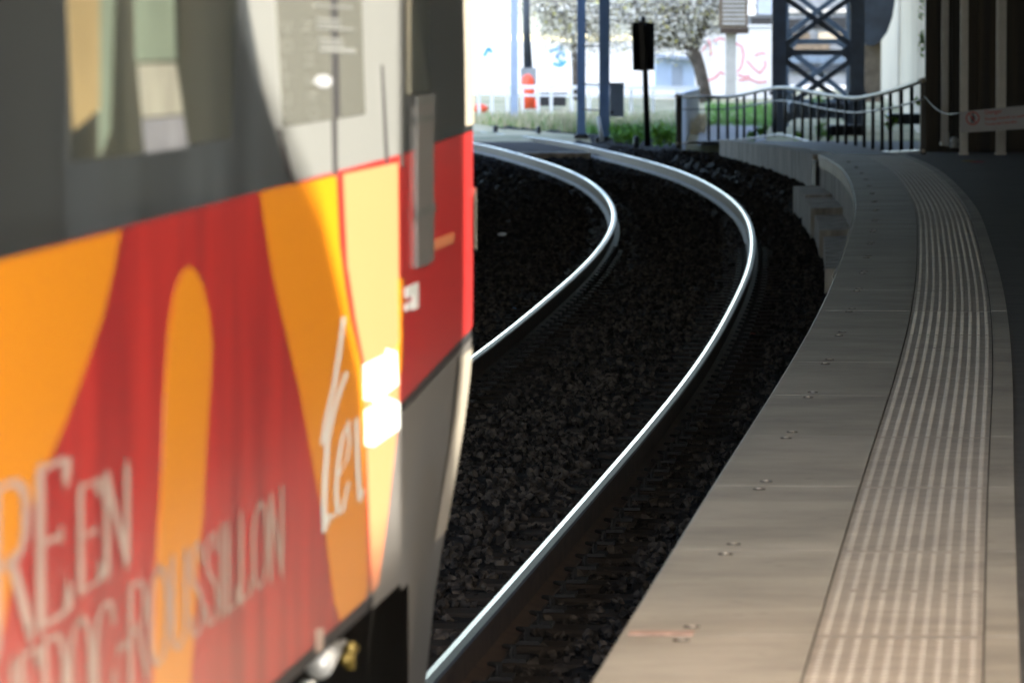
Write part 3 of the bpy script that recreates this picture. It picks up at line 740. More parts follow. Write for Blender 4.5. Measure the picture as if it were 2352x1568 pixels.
# ramp surface behind the wall
rs = []
for (x, y, z) in rp: rs += [(x+.27, y, z-.03), (9.3, y, z-.03)]
tag(mk('ramp', rs+[(3.5, 91, .28), (9.3, 91, .28), (3.2, 104, .02), (9.3, 104, .02)], [(2*k, 2*k+1, 2*k+3, 2*k+2) for k in range(7)], M['asphalt'], fixn=False), kind='structure')
tag(mk('path', [gz(1602, 335, .02), gz(1760, 322, .02), gz(1740, 262, .06), gz(1610, 262, .06)], [(0, 1, 2, 3)], M['path'], fixn=False), kind='structure')
# railing with wavy handrail: stations (x, y bottom, y top, metres away)
st = [(1553, 336, 222, 102.5), (1600, 333, 222.5, 103.3), (1640, 331, 223.5, 103.5), (1680, 328, 222, 103.0), (1720, 325, 215, 102), (1755, 320, 207, 100.5), (1790, 316, 202, 99), (1825, 322, 204, 96.5), (1860, 332, 211, 94),
      (1895, 342, 218, 91), (1930, 349, 223, 88), (1965, 353, 226, 85), (2000, 355, 221, 81.5), (2035, 355.5, 213, 78), (2070, 355, 203, 74.8), (2095, 354, 194, 72.5), (2121, 353, 184, 70.2)]
sxs = [s[0] for s in st]; fb = spline(sxs, [s[1] for s in st]); ft = spline(sxs, [s[2] for s in st]); fY = spline(sxs, [s[3] for s in st])
fence = empty('metal_railing', gy(2121, 353, 70.2), 'black barred railing with wavy cream handrail beyond the platform end', 'railing')
tops = [gy(x, ft(x), fY(x)) for x in np.linspace(1553, 2121, 50)]
bots = [gy(x, fb(x)-6, fY(x)) for x in np.linspace(1553, 2121, 50)]
mids = [gy(x, fb(x)+(ft(x)-fb(x))*.74, fY(x)) for x in np.linspace(1553, 2121, 50)]
a = MB(); a.tube(tops, .032, 8); b = MB(); b.tube(bots, .024, 8); c = MB(); c.tube(mids, .015, 6)
fp = [a.build('handrail', M['cream_rail'], smooth=True), b.build('lower_rail', M['cream_rail'], smooth=True), c.build('middle_rail', M['post_grey'], smooth=True)]
for x in (1628, 1650, 1671, 1693, 1709, 1734, 1758, 1780, 1803, 1825, 1843, 1862, 1880, 1902, 1924, 1943, 1965, 1985, 2005, 2026, 2045, 2070, 2094):
    s = MB(); s.tube([gy(x, fb(x)-2, fY(x)), gy(x, ft(x)+2, fY(x))], .026, 8); fp.append(s.build('bar', M['dark_metal'], smooth=True))
for x, r in ((1559, .05), (2120, .035)):
    s = MB(); s.bar(gy(x, fb(x)+6, fY(x)), gy(x, ft(x)-3, fY(x)), r*2); fp.append(s.build('end_post', M['dark_metal']))
adopt(fence, *fp)

# wall wing behind the left end of the railing
ww = MB(); A, B = gy(1567, 330, 104.3), gy(1606, 292, 121)
A2, B2 = gy(1567, 216, 104.3), gy(1606, 205, 121)
off = Vector((-.12, -.0, 0))
ww.add([A+Vector((0, 0, -.3)), B+Vector((0, 0, -.3)), B2, A2, A+off+Vector((0, 0, -.3)), B+off+Vector((0, 0, -.3)), B2+off, A2+off], [(0, 1, 2, 3), (7, 6, 5, 4), (3, 2, 6, 7), (0, 3, 7, 4), (1, 5, 6, 2), (0, 4, 5, 1)])
tag(ww.build('wing_wall', M['greybox']), 'low blue grey wing wall receding behind the left end of the black railing', 'wall')

# ================================================================== LINESIDE POSTS
def pxw(p, Y): return p*Y/FP
def post(x, yb, w_, Y, m, name, label, group=None, h=5.5, foot=None):
    b_ = gy(x, yb, Y); root = empty(name, b_, label, 'post', group)
    s = MB(); hw = pxw(w_, Y)/2
    # H section mast
    s.box((b_.x-hw, b_.y-hw, b_.z), (b_.x+hw, b_.y-hw+.02, h)); s.box((b_.x-hw, b_.y+hw-.02, b_.z), (b_.x+hw, b_.y+hw, h)); s.box((b_.x-.01, b_.y-hw+.02, b_.z), (b_.x+.01, b_.y+hw-.02, h))
    parts = [s.build('mast', m)]
    f_ = MB(); f_.box((b_.x-hw*1.7, b_.y-hw*1.7, b_.z-.35), (b_.x+hw*1.7, b_.y+hw*1.7, b_.z+.03)); parts.append(f_.build('footing', foot or M['wallc']))
    return root, parts
r, p = post(1181, 290, 17, 120, M['paleblue'], 'line_mast', 'palest blue upright mast, leftmost, standing just right of the train', 'masts beside the far track')
adopt(r, *p)
r, p = post(1335, 312, 19, 109, M['bluegrey'], 'line_mast', 'slimmer dark blue grey mast, left one of the close pair beyond the curve', 'masts beside the far track', foot=M['dark_metal'])
adopt(r, *p)
r, p = post(1388, 318, 24, 107.5, M['bluegrey'], 'line_mast', 'wider blue grey mast carrying a grey cabinet, right one of the close pair', 'masts beside the far track', foot=M['dark_metal'])
adopt(r, *p)
Yc = 107.2
def boxat(mb, x0, y0, x1, y1, Y, d, i=0):
    a_ = gy(x0, y1, Y); b_ = gy(x1, y0, Y); mb.box((a_.x, Y, a_.z), (b_.x, Y+d, b_.z), i)
cb = empty('equipment_cabinet', gy(1417, 268, Yc), 'flat grey metal cabinet fixed to the right side of the wider mast', 'cabinet')
s = MB(); boxat(s, 1401, 194, 1433, 268, Yc, .14); s1_ = s.build('housing', M['greybox'])
s = MB(); boxat(s, 1399, 190.5, 1435, 193.8, Yc-.01, .17); s2_ = s.build('lid', M['dark_metal'])
s = MB(); boxat(s, 1403, 256, 1409, 262, Yc-.02, .018); s3_ = s.build('latch', M['dark_metal'])
adopt(cb, s1_, s2_, s3_)
# stays between the pair
for yy in (105, 193, 252):
    s = MB(); s.bar(gy(1340, yy, 108), gy(1384, yy+2, 107.6), .03); o = s.build('mast_stay', M['dark_metal'])
    tag(o, {105: 'thin dark stay linking the pair of masts, the topmost', 193: 'thin dark stay linking the pair of masts at cabinet top height', 252: 'thin dark stay linking the pair of masts, the lowest'}[yy], 'stay', 'stays between the masts')
s = MB(); s.tube([gy(1383, 326, 106.8), gy(1374, 268, 106.8)], [.045, .03], 8)
tag(s.build('marker_stake', M['white'], smooth=True), 'short leaning pale stake at the foot of the wider mast', 'stake')
# signal board seen from behind
sg = empty('signal_board', gy(1487, 333, 100), 'black signal board seen from behind on a thin black pole', 'signal')
s = MB(); s.tube([gy(1487.5, 336, 100), gy(1482, 165, 100), gy(1477, 38, 100)], [.056, .050, .042], 8); q1 = s.build('pole', M['dark_metal'], smooth=True)
s = MB(); a0, a1, a2 = gy(1451, 52, 100), gy(1471, 51, 100.1), gy(1503, 53, 100); b0, b1, b2 = gy(1454, 162, 100), gy(1473, 163, 100.1), gy(1503, 161.5, 100)
dd = Vector((0, .05, 0))
s.add([a0, a1, b1, b0, a0+dd, a1+dd, b1+dd, b0+dd], [(0, 1, 2, 3), (7, 6, 5, 4), (0, 4, 5, 1), (1, 5, 6, 2), (2, 6, 7, 3), (3, 7, 4, 0)]); q2 = s.build('board', M['dark_metal'])
s = MB(); s.add([a1, a2, b2, b1, a1+dd, a2+dd, b2+dd, b1+dd], [(0, 1, 2, 3), (7, 6, 5, 4), (0, 4, 5, 1), (1, 5, 6, 2), (2, 6, 7, 3), (3, 7, 4, 0)]); q3 = s.build('board', M['dark_metal'])
s = MB(); s.bar(gy(1473, 50, 99.96), gy(1476, 163, 99.96), .10, .03); q4 = s.build('bracket', M['dark_metal'])
adopt(sg, q1, q2, q3, q4)
# stub posts
for x, y, Y, lb in ((1138, 305, 113, 'tiny dark stub post left of the palest mast beyond the rail'), (1237, 307, 112, 'tiny dark stub post in grass right of the palest mast'), (1461, 330, 104, 'tiny dark stub in the ballast left of the signal board pole')):
    s = MB(); b_ = gy(x, y, Y); s.tube([b_-Vector((0, 0, .1)), b_+Vector((0, 0, .09))], .05, 8); s.sphere(b_+Vector((0, 0, .09)), .055, 8, 5)
    tag(s.build('marker_stub', M['dark_metal'], smooth=True), lb, 'stub post', 'stub posts along the far track')
# crossing panel between the rails near the train front
s = MB()
for Ya, Yb_, d0, d1, i in ((99.5, 108, -.62, .62, 0), (98.9, 99.4, -.62, .62, 1)):
    v = []
    for Y in (Ya, Yb_):
        p, nn = frame(RX, Y); p = p-nn*.7525
        for d in (d0, d1):
            for z in (-.2, -.045): q = p+nn*d; q.z = z+cant(Y)*.5; v.append(q)
    s.add(v, [(0, 1, 3, 2), (4, 6, 7, 5), (0, 4, 5, 1), (2, 3, 7, 6), (1, 5, 7, 3), (0, 2, 6, 4)], i)
tag(s.build('crossing_panel', [M['panel_dark'], M['wallc']]), 'dark crossing panel with pale leading edge between the rails beyond the curve', 'crossing panel')

# ================================================================== WHITE RAILING IN THE SUN
wr = empty('white_railing', gy(1300, 262, 124), 'white painted two rail fence in the sun across the far grass', 'railing')
def wy(x): return 200+ (4 if x > 1150 else -3)*0 + (x-1100)*.002
px_ = [1040, 1095, 1130, 1165, 1193, 1233, 1265, 1310, 1352, 1410, 1447, 1500, 1560, 1600]
wp = []
s = MB(); s.bar(gy(1040, 194, 126), gy(1186, 200, 125), .085, .085); s.bar(gy(1186, 200, 125), gy(1606, 203, 124), .085); wp.append(s.build('top_rail', M['white']))
s = MB(); s.bar(gy(1040, 212, 126), gy(1186, 219, 125), .06); s.bar(gy(1186, 219, 125), gy(1606, 221, 124), .06); wp.append(s.build('mid_rail', M['white']))
for x in (1060, 1100, 1130, 1165, 1200, 1236, 1266, 1313, 1353, 1410, 1450, 1500, 1555, 1600):
    s = MB(); s.bar(gy(x, 202, 124.6), gy(x, 270, 124.6), .075); wp.append(s.build('upright', M['white']))
adopt(wr, *wp)
# orange barrel-like post and small orange lump
b_ = gy(1212, 250, 129)
ob = empty('orange_barrier', b_, 'upright orange red plastic barrier post with rounded top behind the white railing', 'barrier')
s = MB(); s.tube([b_, b_+Vector((0, 0, .35)), b_+Vector((0, 0, .66)), b_+Vector((0, 0, .75)), b_+Vector((0, 0, .79))], [.17, .16, .15, .10, .02], 14); o1 = s.build('body', M['orange_plastic'], smooth=True)
s = MB(); s.tube([b_+Vector((.16, 0, 0)), b_+Vector((.2, 0, .12)), b_+Vector((.2, 0, .2))], [.1, .09, .02], 8); o2 = s.build('foot', M['orange_plastic'], smooth=True)
adopt(ob, o1, o2)
b_ = gy(1102, 250, 127); s = MB(); s.sphere(b_, .16, 12, 8, (1.2, 1, .7)); tag(s.build('orange_buoy', M['orange_plastic'], smooth=True), 'small orange red lump lying low behind the white railing near the train', 'orange lump')
# made-up dark box in place of unclear low dark shapes
s = MB(); boxat(s, 1240, 218, 1300, 244, 131, .5); boxat(s, 1236, 213, 1304, 217.6, 130.95, .6); tag(s.build('dark_box', M['dark_metal']), 'made-up low black box with flat lid behind the white railing', 'bin')

# ================================================================== FAR WALLS AND BUILDINGS
def wallbox(name, x0, y0, x1, y1, Y, d, m, label, cat):
    s = MB(); boxat(s, x0, y0, x1, y1, Y, d); return tag(s.build(name, m), label, cat)
def graffiti(Y, strokes, m, parent, wd=.05):
    s = MB()
    for k, st_ in enumerate(strokes):
        pts = [gy(x, y, Y-.012-.001*k) for x, y in st_]
        for a_, b2_ in zip(pts[:-1], pts[1:]): s.bar(a_, b2_, wd, .004, up=(0, 1, 0))
    return s.build('graffiti', m, parent)
root = empty('graffiti_wall', gy(1500, 225, 150), 'long white plastered wall with red and blue graffiti behind the tree', 'wall')
s = MB(); boxat(s, 1500, 62, 1775, 232, 150, .3); wq = [s.build('wall', M['plaster'])]
s = MB(); boxat(s, 1496, 57, 1779, 61.8, 149.95, .42); wq.append(s.build('coping', M['white']))
wq.append(graffiti(150, [[(1627, 91), (1632, 110), (1634, 129)], [(1690, 100), (1704, 108), (1708, 130), (1702, 155), (1694, 166)], [(1640, 95), (1655, 88), (1664, 92)], [(1715, 140), (1732, 158), (1745, 169), (1758, 153), (1757, 140)], [(1734, 129), (1746, 122), (1758, 124)], [(1696, 185), (1722, 182), (1740, 190), (1761, 188)], [(1626, 186), (1644, 178), (1655, 165), (1663, 172)], [(1694, 172), (1710, 177), (1723, 175)], [(1612, 118), (1622, 104)]], M['graf_red'], None, .045))
adopt(root, *wq)
root = empty('garden_wall', gy(1200, 225, 158), 'glaring white far wall with blue graffiti between the masts', 'wall')
s = MB(); boxat(s, 1000, 95, 1498, 235, 158, .3); wq = [s.build('wall', M['plaster'])]
wq.append(graffiti(158, [[(1262, 120), (1290, 108), (1296, 130)], [(1270, 146), (1288, 152), (1300, 140)], [(1112, 130), (1122, 110), (1130, 122)], [(1290, 116), (1278, 132), (1290, 144)]], M['graf_blue'], None, .09))
wq.append(graffiti(158.02, [[(1300, 100), (1310, 130), (1322, 110)], [(1330, 96), (1340, 120)]], M['graf_pink'], None, .05))
adopt(root, *wq)
# pale blue shed with a mono-pitch roof
sh = empty('garden_shed', gy(1560, 200, 143), 'pale blue grey shed with sloping roof behind the signal board', 'shed')
s = MB(); boxat(s, 1507, 135, 1596, 205, 143, 2); z1 = s.build('wall', M['paleblue'])
s = MB(); A = gy(1498, 128, 142.8); B = gy(1606, 136, 142.8); s.bar(A+Vector((0, 1.2, 0)), B+Vector((0, 1.2, 0)), 2.6, .08); z2 = s.build('roof', M['greybox'])
s = MB(); boxat(s, 1543, 150, 1566, 203, 142.96, .035); z3 = s.build('door', M['greybox'])
adopt(sh, z1, z2, z3)
# building with window bands behind the truss
bd = empty('low_building', gy(1800, 200, 170), 'cluttered grey building with dark window bands behind the lattice tower', 'building')
s = MB(); boxat(s, 1716, -160, 2010, 240, 170, 6); bq = [s.build('wall', M['grey_plaster'])]
for (x0, y0, x1, y1, m_) in ((1740, -5, 1775, 34, 'greybox'), (1725, 41, 1772, 74, 'seam'), (1742, 78, 1776, 106, 'greybox'), (1810, 20, 1950, 30, 'post_white'), (1808, 44, 1850, 70, 'seam'), (1866, 40, 1944, 66, 'dark_metal'), (1825, 100, 1905, 118, 'stonepier'), (1812, 128, 1950, 146, 'truss2'), (1812, 150, 1948, 166, 'truss'), (1718, -40, 1736, 36, 'plaster'), (1812, 76, 1860, 92, 'stonepier'), (1880, 74, 1950, 90, 'beige'), (1815, 196, 1950, 210, 'white')):
    s = MB(); boxat(s, x0, y0, x1, y1, 169.9, .095); bq.append(s.build('window' if m_ in ('seam', 'dark_metal') else 'facade_panel', M[m_]))
adopt(bd, *bq)
# lattice tower
def lattice(Y, x0, x1, w_, mm, label, ytop=-170, offx=0, ybase=302, nodes=(-310, -165, -22, 121, 266), single=False):
    root = empty('lattice_tower', gy((x0+x1)/2, ybase, Y), label, 'tower', 'lattice towers carrying the bridge'); q = []
    for x in (x0, x1):
        s = MB(); a_ = gy(x, ybase+5, Y); t_ = gy(x, -420, Y); hw = pxw(w_, Y)/2
        s.box((a_.x-hw, Y-hw, a_.z-.1), (a_.x+hw, Y-hw+.03, t_.z)); s.box((a_.x-hw, Y+hw-.03, a_.z-.1), (a_.x+hw, Y+hw, t_.z)); s.box((a_.x-.02, Y-hw+.03, a_.z-.1), (a_.x+.02, Y+hw-.03, t_.z))
        for z in (gy(x, 214, Y).z,): s.box((a_.x-hw*1.35, Y-hw*1.35, z-.035), (a_.x+hw*1.35, Y+hw*1.35, z+.035))
        q.append(s.build('column', mm))
    for n0, n1 in zip(nodes[:-1], nodes[1:]):
        for sgn in (0, 1):
            s = MB(); xa, xb = (x0, x1) if sgn else (x1, x0); s.bar(gy(xa, n0+8, Y-.02+.06*sgn), gy(xb, n1-8, Y-.02+.06*sgn), .11, .11); q.append(s.build('brace', mm))
        s = MB(); s.bar(gy(x0, n1, Y+.02), gy(x1, n1, Y+.02), .11, .11); q.append(s.build('crossbeam', mm))
        s = MB()
        for x, d in ((x0, 1), (x1, -1)):
            g_ = [gy(x+d*w_*.4, n1-22, Y-.08), gy(x+d*(w_*.4+24), n1-6, Y-.08), gy(x+d*(w_*.4+24), n1+6, Y-.08), gy(x+d*w_*.4, n1+22, Y-.08)]
            s = MB(); s.add(g_+[p+Vector((0, .02, 0)) for p in g_], [(0, 1, 2, 3), (7, 6, 5, 4), (0, 4, 5, 1), (1, 5, 6, 2), (2, 6, 7, 3), (3, 7, 4, 0)])
            q.append(s.build('gusset', mm))
    adopt(root, *q)
lattice(114, 1789, 1968, 32, M['truss'], 'nearer black steel lattice tower with crossed braces behind the railing')
lattice(119, 1799, 1955, 24, M['truss2'], 'farther bluish steel lattice tower showing through the black one', nodes=(-320, -182, -42, 96, 234))
# bridge deck carried by the towers (above the frame)
s = MB(); s.box((4.2, 108, 6.3), (9.6, 128, 7.2)); tag(s.build('bridge_deck', M['truss']), 'dark bridge deck resting on the two lattice towers above', 'bridge')
# stone pier and dark haunch to the right of the tower
root = empty('stone_pier', gy(2003, 215, 133), 'brown stone pier with dark curved top right of the lattice tower', 'pier')
s = MB(); boxat(s, 1983, 60, 2024, 235, 133, 1.0); y1_ = s.build('shaft', M['stonepier'])
hp = [(1978, 92), (1990, 104), (2005, 106), (2022, 96), (2038, 74), (2050, 40), (2056, 0), (2060, -120), (1978, -120)]
n = len(hp); v = [gy(x, y, 132.2) for x, y in hp]; v += [p+Vector((0, .79, 0)) for p in v]
y2_ = mk('haunch', v, [tuple(range(n)), tuple(range(2*n-1, n-1, -1))]+[(i, (i+1) % n, n+(i+1) % n, n+i) for i in range(n)], M['truss'])
adopt(root, y1_, y2_)
# sunlit wall running back on the right
root = empty('sunlit_wall', gy(2126, 280, 112), 'sunlit cream wall with pastel graffiti at the right beyond the railing', 'wall')
A, B = gy(2023, 250, 165), gy(2140, 300, 108); A.z = B.z = -.1
s = MB(); s.bar(A+Vector((0, 0, 2.6)), B+Vector((0, 0, 2.6)), .25, 5.4); v1 = s.build('wall', M['beige'])
d = (B-A).normalized(); nrm = Vector((d.y, -d.x, 0)); nrm = nrm if nrm.y < 0 else -nrm
def onw(t, z, o=.13): p = A+(B-A)*t+nrm*o; p.z = z; return p
def wpatch(lst, m_, nm='graffiti'):
    s = MB()
    for t0, t1, za, zb, o in lst:
        v = [onw(t0, za, o), onw(t1, za, o), onw(t1, zb, o), onw(t0, zb, o)]; v += [p+nrm*.004 for p in v]
        s.add(v, [(0, 1, 2, 3), (7, 6, 5, 4), (0, 4, 5, 1), (1, 5, 6, 2), (2, 6, 7, 3), (3, 7, 4, 0)])
    return s.build(nm, m_)
v2 = wpatch([(.45, .98, .0, 4.6, .128)], M['plaster'], 'whitewash')
v3 = wpatch([(.70, .76, 1.0, 1.9, .136), (.86, .90, .5, 1.2, .136)], M['graf_teal']); v4 = wpatch([(.40, .44, .6, 2.4, .136), (.78, .80, 1.4, 3.2, .136)], M['graf_pink'])
adopt(root, v1, v2, v3, v4)

# louvred box on a pole
lb = empty('louvred_box', gy(1679, 222, 136), 'grey louvred box with brown base on a pale concrete pole', 'equipment box')
s = MB(); boxat(s, 1667, 78, 1691, 224, 136, .24); l1 = s.build('pole', M['post_white'])
s = MB(); boxat(s, 1652, -60, 1718, 64, 135.8, .5); l2 = s.build('housing', M['stonepier'])
s = MB()
for k in range(12): boxat(s, 1660, -58+k*10, 1712, -53+k*10, 135.76, .038)
l3 = s.build('louvre', M['post_white'])
s = MB(); boxat(s, 1656, 64.5, 1720, 78, 135.75, .6); l4 = s.build('base', M['rail_side'])
adopt(lb, l1, l2, l3, l4)

# dark pole far left
dp = empty('dark_pole', gy(1210, 172, 140), 'dark slender pole on a pale block, rising right of the palest mast', 'pole')
s = MB(); s.tube([gy(1213, 158, 140), gy(1209, 60, 140), gy(1207, -150, 140)], [.11, .09, .08], 8); d1_ = s.build('shaft', M['truss'], smooth=True)
s = MB(); boxat(s, 1196, 156, 1232, 200, 139.8, .35); d2_ = s.build('plinth', M['grey_plaster'])
adopt(dp, d1_, d2_)

# ================================================================== RIGHT HAND WALL OF POSTS
Yw = 76
s = MB()
x0 = gy(2150, 0, Yw).x
k = 0; X = x0
hh = 8
while X < 9.4:
    dY = .0 if k % 2 == 0 else .10
    s.box((X, Yw+1.9+dY, -.2), (X+.18, Yw+2.05+dY, hh-.05)); X += .179; k += 1
tag(s.build('clad_wall', M['corr']), 'dark brown corrugated wall behind the white posts at the platform end', 'wall')
def rpost(x0, x1, yb, Y, m_, label, h=6, d=.14):
    a_ = gy(x0, yb, Y); b_ = gy(x1, yb, Y); root = empty('canopy_post', ((a_.x+b_.x)/2, Y, a_.z), label, 'post', 'canopy posts at the platform end')
    s = MB(); s.box((a_.x, Y, a_.z), (b_.x, Y+.015, h)); s.box((a_.x, Y+d-.015, a_.z), (b_.x, Y+d, h)); xm = (a_.x+b_.x)/2; s.box((xm-.008, Y+.015, a_.z), (xm+.008, Y+d-.015, h)); q = [s.build('shaft', m_)]
    s = MB(); s.box((a_.x-.012, Y-.012, a_.z-.02), (b_.x+.012, Y+d+.012, a_.z+.02)); q.append(s.build('base_plate', m_))
    adopt(root, *q)
rpost(2130, 2162, 312, 82, M['post_grey'], 'wide grey green post right at the end of the black railing', d=.25)
rpost(2163, 2178, 331, 75.5, M['post_white'], 'slim off white post between the grey green post and the sign')
rpost(2206, 2223, 355, 69.3, M['post_white'], 'off white post behind the left end of the warning sign')
rpost(2289, 2299, 355, 69.3, M['post_white'], 'left half of the paired off white posts behind the middle of the sign')
rpost(2301, 2310, 355, 69.3, M['post_white'], 'right half of the paired off white posts behind the middle of the sign')
# warning sign
Ys_ = 66.5
sr = empty('warning_sign', gy(2280, 275, Ys_), 'tilted pale warning sign with red prohibition circle hanging before the posts', 'sign')
sp = [gy(2204, 257, Ys_), gy(2420, 236, Ys_), gy(2420, 292, Ys_), gy(2206, 306, Ys_)]
s = MB(); v = sp+[p+Vector((0, .02, 0)) for p in sp]; s.add(v, [(0, 1, 2, 3), (7, 6, 5, 4), (0, 4, 5, 1), (1, 5, 6, 2), (2, 6, 7, 3), (3, 7, 4, 0)]); g1 = s.build('panel', M['sign_face'])
s = MB(); cx, cy = 2234, 272
for a in range(28):
    t0, t1 = 2*math.pi*a/28, 2*math.pi*(a+1)/28
    s.add([gy(cx+r_*math.cos(t), cy+r_*math.sin(t), Ys_-.004) for r_, t in ((16, t0), (16, t1), (12.8, t1), (12.8, t0))], [(0, 1, 2, 3)])
s.add([gy(x, y, Ys_-.006) for x, y in ((2224, 261), (2226, 259), (2244, 283), (2242, 285))], [(0, 1, 2, 3)])
g2 = s.build('prohibition_ring', M['sign_red'], fixn=False)
s = MB()
s.add([gy(x, y, Ys_-.005) for x, y in ((2231, 266), (2238, 265.5), (2240, 275), (2237, 276), (2237, 283), (2234.6, 283), (2234, 277), (2232.5, 283), (2230, 283), (2231, 275), (2229, 273))], [tuple(range(11))])
s.add([gy(2234.5+2.4*math.cos(t), 262.5+2.4*math.sin(t), Ys_-.005) for t in np.linspace(0, 2*math.pi, 11)[:-1]], [tuple(range(10))])
g3 = s.build('figure', M['sign_black'], fixn=False)
def textobj(txt, x, y, hpx, Y, m_, tilt, name='lettering'):
    cu = bpy.data.curves.new('t', 'FONT'); cu.body = txt; cu.size = pxw(hpx, Y)*1.35; cu.extrude = .001; cu.offset = cu.size*.012
    o = bpy.data.objects.new('t', cu); C.objects.link(o); bpy.context.view_layer.update()
    me = bpy.data.meshes.new_from_object(o.evaluated_get(bpy.context.evaluated_depsgraph_get())); bpy.data.objects.remove(o)
    p = gy(x, y, Y-.006)
    me.transform(Matrix.Translation(p) @ Matrix.Rotation(tilt, 4, 'Y') @ Matrix.Rotation(math.pi/2, 4, 'X'))
    for pl in me.polygons: pl.material_index = 0
    me.materials.clear()
    return link(name, me, m_)
TL = -math.radians(5)
g4 = textobj('Danger', 2262, 263, 10, Ys_, M['sign_red'], TL); g5 = textobj('Passage interdit au public', 2262, 277, 7, Ys_, M['sign_red'], TL); g6 = textobj('Traversée interdite', 2262, 289, 7, Ys_, M['sign_red'], TL)
adopt(sr, g1, g2, g3, g4, g5, g6)
pts = []
A, B = gy(2123, 221, 70.2), gy(2206, 259, Ys_)
for k in range(13):
    t = k/12; p = A.lerp(B, t); p.z -= .10*math.sin(math.pi*t); pts.append(p)
s = MB(); s.tube(pts, .009, 6); tag(s.build('chain', M['dark_metal'], smooth=True), 'thin slack chain from the black railing to the warning sign', 'chain')
# small things on the ground at the platform end
b_ = gy(2191, 324, 75); s = MB(); s.sphere(b_+Vector((0, 0, 0)), .055, 14, 9); s.tube([b_+Vector((0, 0, -.09)), b_+Vector((0, 0, -.03))], [.06, .04], 10); tag(s.build('globe_marker', M['steelbox'], smooth=True), 'small shiny round marker on the ground left of the sign', 'marker')
b_ = gy(2176, 331, 75.2); s = MB(); s.tube([b_-Vector((0, 0, .03)), b_+Vector((0, 0, .16))], [.03, .022], 8); tag(s.build('short_stake', M['post_white'], smooth=True), 'short pale stake at the foot of the slim off white post', 'stake')
def lump(name, x, y, Y, r_, m_, label, cat, scl=(1.6, .8, .25)):
    b_ = gy(x, y, Y); s = MB(); s.sphere(b_, r_, 8, 5, scl)
    for v_ in s.v: v_ += Vector([random.uniform(-r_*.25, r_*.25) for _ in range(2)]+[0])
    return tag(s.build(name, m_), label, cat)
p0 = gz(2224, 371, PZ); lump('litter', 2224, 371, p0.y, .055, M['litter_y'], 'yellow scrap of litter on the platform under the sign', 'litter')
p0 = gz(2245, 373, PZ); lump('litter', 2245, 373, p0.y, .055, M['litter_r'], 'red scrap of litter on the platform beside the yellow one', 'litter')
for x, y, m_, r_, lb_ in ((1173, 712, 'litter_b', .05, 'small blue scrap in the ballast left of the rails'), (1717, 772, 'litter_o', .06, 'rusty brown scrap between rail and platform edge'), (1862, 455, 'litter_w', .045, 'small white scrap at the foot of the retaining wall'), (1153, 538, 'litter_w', .04, 'pale scrap in the dark ballast beside the train front')):
    p0 = gz(x, y, -.2); lump('litter', x, y, p0.y, r_, M[m_], lb_, 'litter', (1.3, .8, .5))
# masonry blocks beyond the ramp
for i_, (x0, y0, x1, y1, Y, m_, lb_) in enumerate(((2040, 262, 2118, 286, 92, 'truss', 'dark low kerb block behind the right part of the railing'), (1812, 236, 1948, 262, 110, 'truss', 'dark horizontal plinth between the feet of the lattice tower'), (1905, 288, 1985, 312, 98, 'seam', 'black low block right of the nearer tower foot'))):
    s = MB(); boxat(s, x0, y0, x1, y1, Y, .6); o = s.build('concrete_block', M[m_]); tag(o, lb_, 'block')
    bm = bmesh.new(); bm.from_mesh(o.data); bmesh.ops.bevel(bm, geom=bm.edges[:], offset=.03, segments=1, affect='EDGES'); bm.to_mesh(o.data); bm.free()

# ================================================================== VEGETATION
def blades(name, cnt, region, hr, m_, label, wide=.008):
    V = []; F = []
    for _ in range(cnt):
        x, y, ok = region()
        if not ok: continue
        z = terr(x, y)-.01; h = random.uniform(*hr)*random.uniform(.6, 1); a_ = random.uniform(0, 6.28); w_ = wide*random.uniform(.7, 1.6)
        lx, ly = random.uniform(-.3, .3)*h, random.uniform(-.3, .3)*h; dx, dy = math.cos(a_)*w_, math.sin(a_)*w_; b = len(V)
        V += [(x-dx, y-dy, z), (x+dx, y+dy, z), (x+dx*.6+lx*.4, y+dy*.6+ly*.4, z+h*.6), (x-dx*.6+lx*.4, y-dy*.6+ly*.4, z+h*.6), (x+lx, y+ly, z+h)]
        F += [(b, b+1, b+2, b+3), (b+3, b+2, b+4)]
    me = bpy.data.meshes.new(name); me.from_pydata(V, [], F); me.update()
    return tag(link(name, me, m_), label, 'grass', kind='stuff')
def reg(x0, x1, Y0, Y1, pw=1):
    def f():
        Y = Y0+(Y1-Y0)*random.random()**pw; x = (random.uniform(x0, x1)-1176)/FP*Y
        lim = RX(Y)+1.3 if Y < 140 else -1e9
        return x, Y, (x > lim)
    return f
blades('green_grass', 16000, reg(1080, 1560, 107.5, 122, 1.4), (.10, .38), M['blade_green'], 'green tufty grass growing along the far edge of the track')
blades('dry_grass', 22000, reg(1000, 1620, 111, 122), (.12, .42), M['blade_dry'], 'tall dry beige grass in front of the white railing')
blades('green_grass', 4000, reg(1620, 1800, 118, 134), (.08, .25), M['blade_green'], 'short green grass around the path beside the lattice tower')
